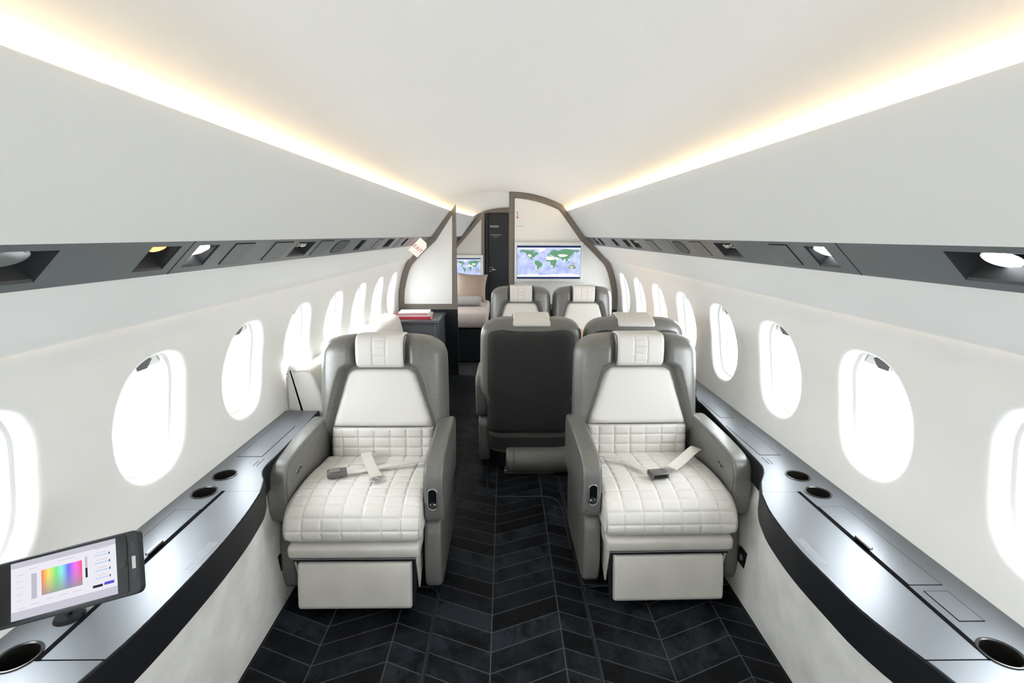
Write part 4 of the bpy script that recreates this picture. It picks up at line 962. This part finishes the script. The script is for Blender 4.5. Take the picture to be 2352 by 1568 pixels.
def screen(label, x0, x1, z0, z1, Y, bez=(.025, .025, .03, .035), grp='map screens'):
    """x0..z1 = lit area; the frame stands proud of the wall"""
    root = empty('map_screen', ((x0+x1)/2, Y, z0)); tag(root, label, 'screen', grp); o = root.location
    q = MB(); q.box(x0-bez[0], x1+bez[1], Y, Y+.045, z0-bez[2], z1+bez[3], Matrix.Translation(-o)); q.build('housing', mat('screen_white', (.8, .8, .79), .35), root, bevel=.004)
    q = MB(); q.box(x0-.003, x1+.003, Y-.002, Y, z0-.003, z1+.003, Matrix.Translation(-o)); q.build('screen_edge', INKG, root)
    wd_, ht = x1-x0, z1-z0; bar = ht*.055
    q = MB(); q.box(x0, x1, Y-.0035, Y-.002, z0+bar, z1-bar, Matrix.Translation(-o)); dsp = q.build('display', OCEAN, root)
    q = MB(); q.box(x0, x1, Y-.0036, Y-.002, z0, z0+bar, Matrix.Translation(-o)); q.box(x0, x1, Y-.0036, Y-.002, z1-bar, z1, Matrix.Translation(-o)); q.build('info_bar', NAVY, dsp)
    for key, pts in CONT.items():
        P = cr_closed([(a, b, 0) for a, b in pts], 5) if key not in ('AQ', 'AC') else [Vector((a, b, 0)) for a, b in pts]
        rs = random.Random(3); top = Y-.0042 if key in ROLE and key not in ('AQ', 'AC', 'GR') else Y-.0039
        Q = []
        for p in P:
            j = 1.4 if key not in ('AQ', 'AC') else 0
            lon, lat = max(-179.5, min(179.5, p.x+rs.uniform(-j, j))), max(-83.5, min(83.5, p.y+rs.uniform(-j, j)))
            Q.append((x0+wd_*(lon+180)/360, z0+bar+(ht-2*bar)*(lat+84)/168))
        bm = bmesh.new(); vs = [bm.verts.new(Vector((a, top, b))-o) for a, b in Q]
        es = [bm.edges.new((vs[i], vs[(i+1) % len(vs)])) for i in range(len(vs))]
        bmesh.ops.triangle_fill(bm, use_beauty=True, edges=es); me = bpy.data.meshes.new('map_land'); bm.to_mesh(me); bm.free()
        link('map_land', me, ROLE.get(key, LANDG), dsp)
    return root
screen('world map screen on the right partition above the far seats', .086, .722, 1.022, 1.348, YP-.07)
# ------------------------------------------------------------------ aft lounge seen through the doorway
Y2 = 6.95
p2 = partition('partition', 'narrow beige partition at the far end of the aft lounge beside the black door', -1, -.315, Y2, .80, mat('partition_beige', (.66, .64, .60), .35), .040)
q = MB(); o = Vector((0, Y2, 0)); hd = []
hr = empty('door_1', (-.1, 7.0, 0)); tag(hr, kind='structure'); o = hr.location
q = MB(); q.box(-.262, .34, 6.985, 7.02, .004, 1.742, Matrix.Translation(-o)); q.build('door_leaf', DOORM, hr, bevel=.003)
q = MB(); q.box(-.300, -.266, 6.96, 7.03, .004, 1.745, Matrix.Translation(-o)); q.build('door_jamb', BLACKP, hr, bevel=.002)
q = MB(); q.cyl(Vector((-.222, 6.985, .985))-o, Vector((-.222, 6.972, .985))-o, .036, None, 28); hdl = q.build('door_handle', TABB, hr)
q = MB(); q.tube([Vector((-.222+.030*math.cos(t), 6.970, .985+.030*math.sin(t)))-o for t in [2*PI*i/28 for i in range(28)]], .003, 6, True); q.cyl(Vector((-.222, 6.972, .985))-o, Vector((-.222, 6.955, .985))-o, .012, .010, 16); q.box(-.222, -.16, 6.956, 6.964, .979, .991, Matrix.Translation(-o)); q.build('handle_ring', CHROME, hdl)
for (a, b, z_, h_) in ((-.24, -.12, 1.555, .008), (-.24, -.12, 1.57, .008), (-.24, -.09, 1.452, .006), (-.20, -.13, 1.430, .004)):
    q = MB(); q.box(a, b, 6.9835, 6.985, z_, z_+h_, Matrix.Translation(-o)); q.build('placard_line', mat('placard_pale', (.5, .5, .5), .5), hr)
m = MB(); n = 20; pts = []
for i in range(n+1):
    x = -.335+(.70)*i/n; pts.append((x, min(ceilz(x, 6.97)-.002, 1.9)))
low = [(x, 1.748 if abs(x) < .25 else min(1.748, z_-.03)) for x, z_ in reversed(pts)]
slab(m, pts+low, 6.95, 7.0); tag(m.build('trim_3', TAUPE), kind='structure')
screen('smaller world map screen on the far beige partition, seen through the doorway', -.70, -.365, .875, 1.142, Y2-.06, (.03, .03, .09, .045))
t = empty('divan_bed', (-.6, 6.2, 0)); tag(t, 'taupe upholstered divan in the aft lounge beyond the doorway', 'divan'); L0 = t.location
q = MB(); q.box(-.90, -.26, 5.66, 6.80, .0, .40, Matrix.Translation(-L0)); q.build('base', BLACKP, t, bevel=.02)
sweep('mattress', [(5.62, .44), (5.61, .50), (5.64, .565), (5.74, .585), (6.3, .59), (6.78, .585), (6.84, .55), (6.84, .46), (6.78, .41), (6.3, .405), (5.7, .405)], .35, .04, BEDM, t, step=.03, mtx=Matrix.Translation((-.59-L0.x, -L0.y, 0)))
def pillow(name, label, loc, sxy, th, rot, m_):
    n = 24; V = []
    for sgn in (1, -1):
        for j in range(n+1):
            for i in range(n+1):
                u, v = -1+2*i/n, -1+2*j/n
                e = (1-abs(u)**2.2)*(1-abs(v)**2.2); pinch = 1-.10*(1-abs(v)**2)*abs(u)**3; pv = 1-.10*(1-abs(u)**2)*abs(v)**3
                V.append(Vector((u*pinch*sxy[0]/2, v*pv*sxy[1]/2, sgn*th/2*max(0, e)**.45)))
    K = (n+1)**2; Fc = []
    for j in range(n):
        for i in range(n):
            a = j*(n+1)+i; Fc += [(a, a+1, a+n+2, a+n+1), (K+a, K+a+n+1, K+a+n+2, K+a+1)]
    me = bpy.data.meshes.new(name); me.from_pydata([tuple(v) for v in V], [], Fc)
    bm = bmesh.new(); bm.from_mesh(me); bmesh.ops.remove_doubles(bm, verts=bm.verts, dist=.0005); bm.to_mesh(me); bm.free()
    o_ = link(name, me, m_); o_.location = loc; o_.rotation_euler = rot; tag(o_, label, 'cushion'); return o_
pillow('pillow', 'brown square pillow propped upright on the divan in the aft lounge', (-.48, 6.54, .785), (.42, .37), .14, (math.radians(72), math.radians(3), math.radians(-4)), PILLOW)
bo = sweep('bolster_cushion', [(.062*math.cos(t_), .062*math.sin(t_)) for t_ in [2*PI*i/14 for i in range(14)]], .22, .02, BOLST, None)
bo.location = (-.555, 6.18, .652); tag(bo, 'grey roll cushion lying on the divan in front of the brown pillow', 'cushion')

# ------------------------------------------------------------------ tablet on its stand, left ledge
tc_ = empty('tablet', (-1.0, .90, .60)); tag(tc_, 'black tablet showing a rainbow colour picker, standing on the left ledge', 'tablet')
pR = at(320, 1287, y=.915); pL = at(-20, 1375, y=.865)
U = (pR-pL).normalized(); pT = at(296, 1219, y=.955); pB = at(296, 1365, y=.900)
Vv = (pT-pB); Vv = (Vv-U*Vv.dot(U)).normalized(); Nn = U.cross(Vv).normalized()
hgt = (pT-pB).length; org = pR
TM = Matrix(((U.x, Vv.x, Nn.x, org.x), (U.y, Vv.y, Nn.y, org.y), (U.z, Vv.z, Nn.z, org.z), (0, 0, 0, 1)))
TM = Matrix.Translation(-tc_.location) @ TM
print('tablet', hgt, (pR-pL).length, U, Vv, Nn)
hh = hgt/2; LW = .30
def rrect(x0, x1, y0, y1, r, n=6):
    out = []
    for cx, cy, a0 in ((x1-r, y1-r, 0), (x0+r, y1-r, PI/2), (x0+r, y0+r, PI), (x1-r, y0+r, 3*PI/2)):
        for i in range(n+1): a = a0+PI/2*i/n; out.append((cx+r*math.cos(a), cy+r*math.sin(a)))
    return out
def plate2(name, P, z0, z1, m_, parent, bevel=0):
    n = len(P); q = MB(); q.add([(a, b, z_) for z_ in (z0, z1) for a, b in P], [(i, (i+1) % n, n+(i+1) % n, n+i) for i in range(n)]+[tuple(range(n)), tuple(range(n, 2*n))], TM)
    return q.build(name, m_, parent, 25, bevel)
plate2('case', rrect(-LW, 0, -hh, hh, .012), -.018, -.001, TABC, tc_, .002)
plate2('tablet_body', rrect(-LW+.018, -.022, -hh+.006, hh-.004, .008), -.004, .0002, TABB, tc_)
SX0, SX1, SY0, SY1 = -.232, -.042, -hh+.010, hh-.007
SCR = (SX0, SX1, SY0, SY1)
dsp = plate2('display', [(SX1, SY1), (SX0, SY1), (SX0, SY0), (SX1, SY0)], .0002, .0005, emis('ui_white', (.80, .79, .86), .88), tc_)
def ui(name, u0, u1, v0, v1, m_, z_=.0007):
    x0, x1 = SX0+(SX1-SX0)*u0, SX0+(SX1-SX0)*u1; y0, y1 = SY0+(SY1-SY0)*v0, SY0+(SY1-SY0)*v1
    return plate2(name, [(x1, y1), (x0, y1), (x0, y0), (x1, y0)], .0004, z_, m_, dsp)
UG = emis('ui_grey', (.50, .49, .56), .9)
ui('ui_bar', 0, 1, .90, 1, emis('ui_bar_grey', (.55, .54, .62), .9)); ui('ui_bar', 0, 1, 0, .145, emis('ui_bar_grey', (.55, .54, .62), .9))
def rainbow():
    m = mat('colour_picker', (0, 0, 0), .6, emit=(1, 1, 1), estr=.42); t_ = m.node_tree; b = t_.nodes['Principled BSDF']
    uvn = t_.nodes.new('ShaderNodeUVMap'); sp = t_.nodes.new('ShaderNodeSeparateXYZ'); t_.links.new(uvn.outputs[0], sp.inputs[0])
    cr = t_.nodes.new('ShaderNodeValToRGB'); t_.links.new(sp.outputs[0], cr.inputs[0]); els = cr.color_ramp.elements
    cols = [(0, (.9, .12, .03)), (.17, (.85, .70, .12)), (.36, (.12, .75, .16)), (.5, (.25, .75, .75)), (.66, (.10, .10, .85)), (.84, (.85, .12, .75)), (1, (.85, .03, .15))]
    els[0].color = (*cols[0][1], 1); els[1].color = (*cols[-1][1], 1)
    for p_, c_ in cols[1:-1]: e_ = els.new(p_); e_.color = (*c_, 1)
    mx = t_.nodes.new('ShaderNodeMix'); mx.data_type = 'RGBA'; mx.inputs[6].default_value = (.25, .25, .25, 1); t_.links.new(cr.outputs[0], mx.inputs[7])
    mr = t_.nodes.new('ShaderNodeMapRange'); mr.inputs[3].default_value = .12; mr.inputs[4].default_value = 1.0; mr.inputs[2].default_value = .75; t_.links.new(sp.outputs[1], mr.inputs[0]); t_.links.new(mr.outputs[0], mx.inputs['Factor'])
    t_.links.new(mx.outputs[2], b.inputs['Emission Color']); return m
def uiq(name, u0, u1, v0, v1, m_):
    x0, x1 = SX0+(SX1-SX0)*u0, SX0+(SX1-SX0)*u1; y0, y1 = SY0+(SY1-SY0)*v0, SY0+(SY1-SY0)*v1
    me = bpy.data.meshes.new(name); me.from_pydata([tuple(TM @ Vector(v)) for v in ((x0, y0, .0008), (x1, y0, .0008), (x1, y1, .0008), (x0, y1, .0008))], [], [(0, 1, 2, 3)])
    uv = me.uv_layers.new(name='UVMap'); 
    for i, c in enumerate(((0, 0), (1, 0), (1, 1), (0, 1))): uv.data[i].uv = c
    return link(name, me, m_, dsp)
uiq('colour_field', .285, .67, .32, .76, rainbow())
ui('slider', .19, .24, .30, .74, UG)
ui('value_bar', .70, .72, .43, .60, emis('ui_dark', (.03, .03, .04), .8)); ui('value_bar', .70, .72, .60, .80, UG)
for k in range(4):
    v = .765-.135*k; ui('slider_line', .79, .935, v-.006, v+.004, emis('ui_blue', (.25, .50, .85), .9)); ui('slider_knob', .93, .94, v-.02, v+.022, emis('ui_dark', (.03, .03, .04), .8)); ui('ui_text', .81, .91, v+.045, v+.052, UG)
ui('button', .765, .86, .205, .25, emis('ui_dark', (.03, .03, .04), .8)); ui('button', .875, .97, .215, .265, emis('ui_button_blue', (.10, .08, .62), .9))
for k in range(5): ui('ui_text', .05, .12-.005*k, .76-.11*k, .767-.11*k, UG)
for a, b, v in ((.44, .60, .935), (.44, .60, .845), (.80, .93, .885), (.17, .24, .83), (.44, .53, .235), (.57, .66, .235), (.33, .39, .235), (.18, .26, .205), (.06, .13, .18)): ui('ui_text', a, b, v, v+.008, UG)
q = MB(); c0 = Vector((-.031, 0, .0)); q.cyl((c0.x, 0, .0002), (c0.x, 0, .0012), .006, None, 24)
o_ = MB(); o_.add(q.V, q.F, TM); o_.build('home_button', TABC, tc_)
for v0, v1 in ((.26, .42), (.66, .82)):
    for k in range(5):
        y_ = -hh+2*hh*(v0+(v1-v0)*k/5); plate2('speaker_slot', rrect(-.015, -.006, y_, y_+.0022, .0009, 2), -.0012, -.0003, INKY, tc_)
plate2('badge', rrect(-.014, -.007, -.012, .012, .001, 2), -.0012, -.0003, LIGHTG, tc_)
base = at(160, 1416, z=.6); loc = tc_.location
q = MB(); q.cyl(base-loc+Vector((0, 0, .001)), base-loc+Vector((0, 0, .008)), .030, .026, 28); q.build('stand_foot', TABB, tc_)
mid_ = TM @ Vector((-LW*.55, -hh*.5, -.018)); q = MB(); q.tube([base-loc+Vector((0, 0, .006)), base-loc+Vector((0, .0, .035)), (base-loc)*.4+mid_*.6+Vector((0, .02, -.005)), mid_], .008, 12); q.build('stand_arm', TABB, tc_)
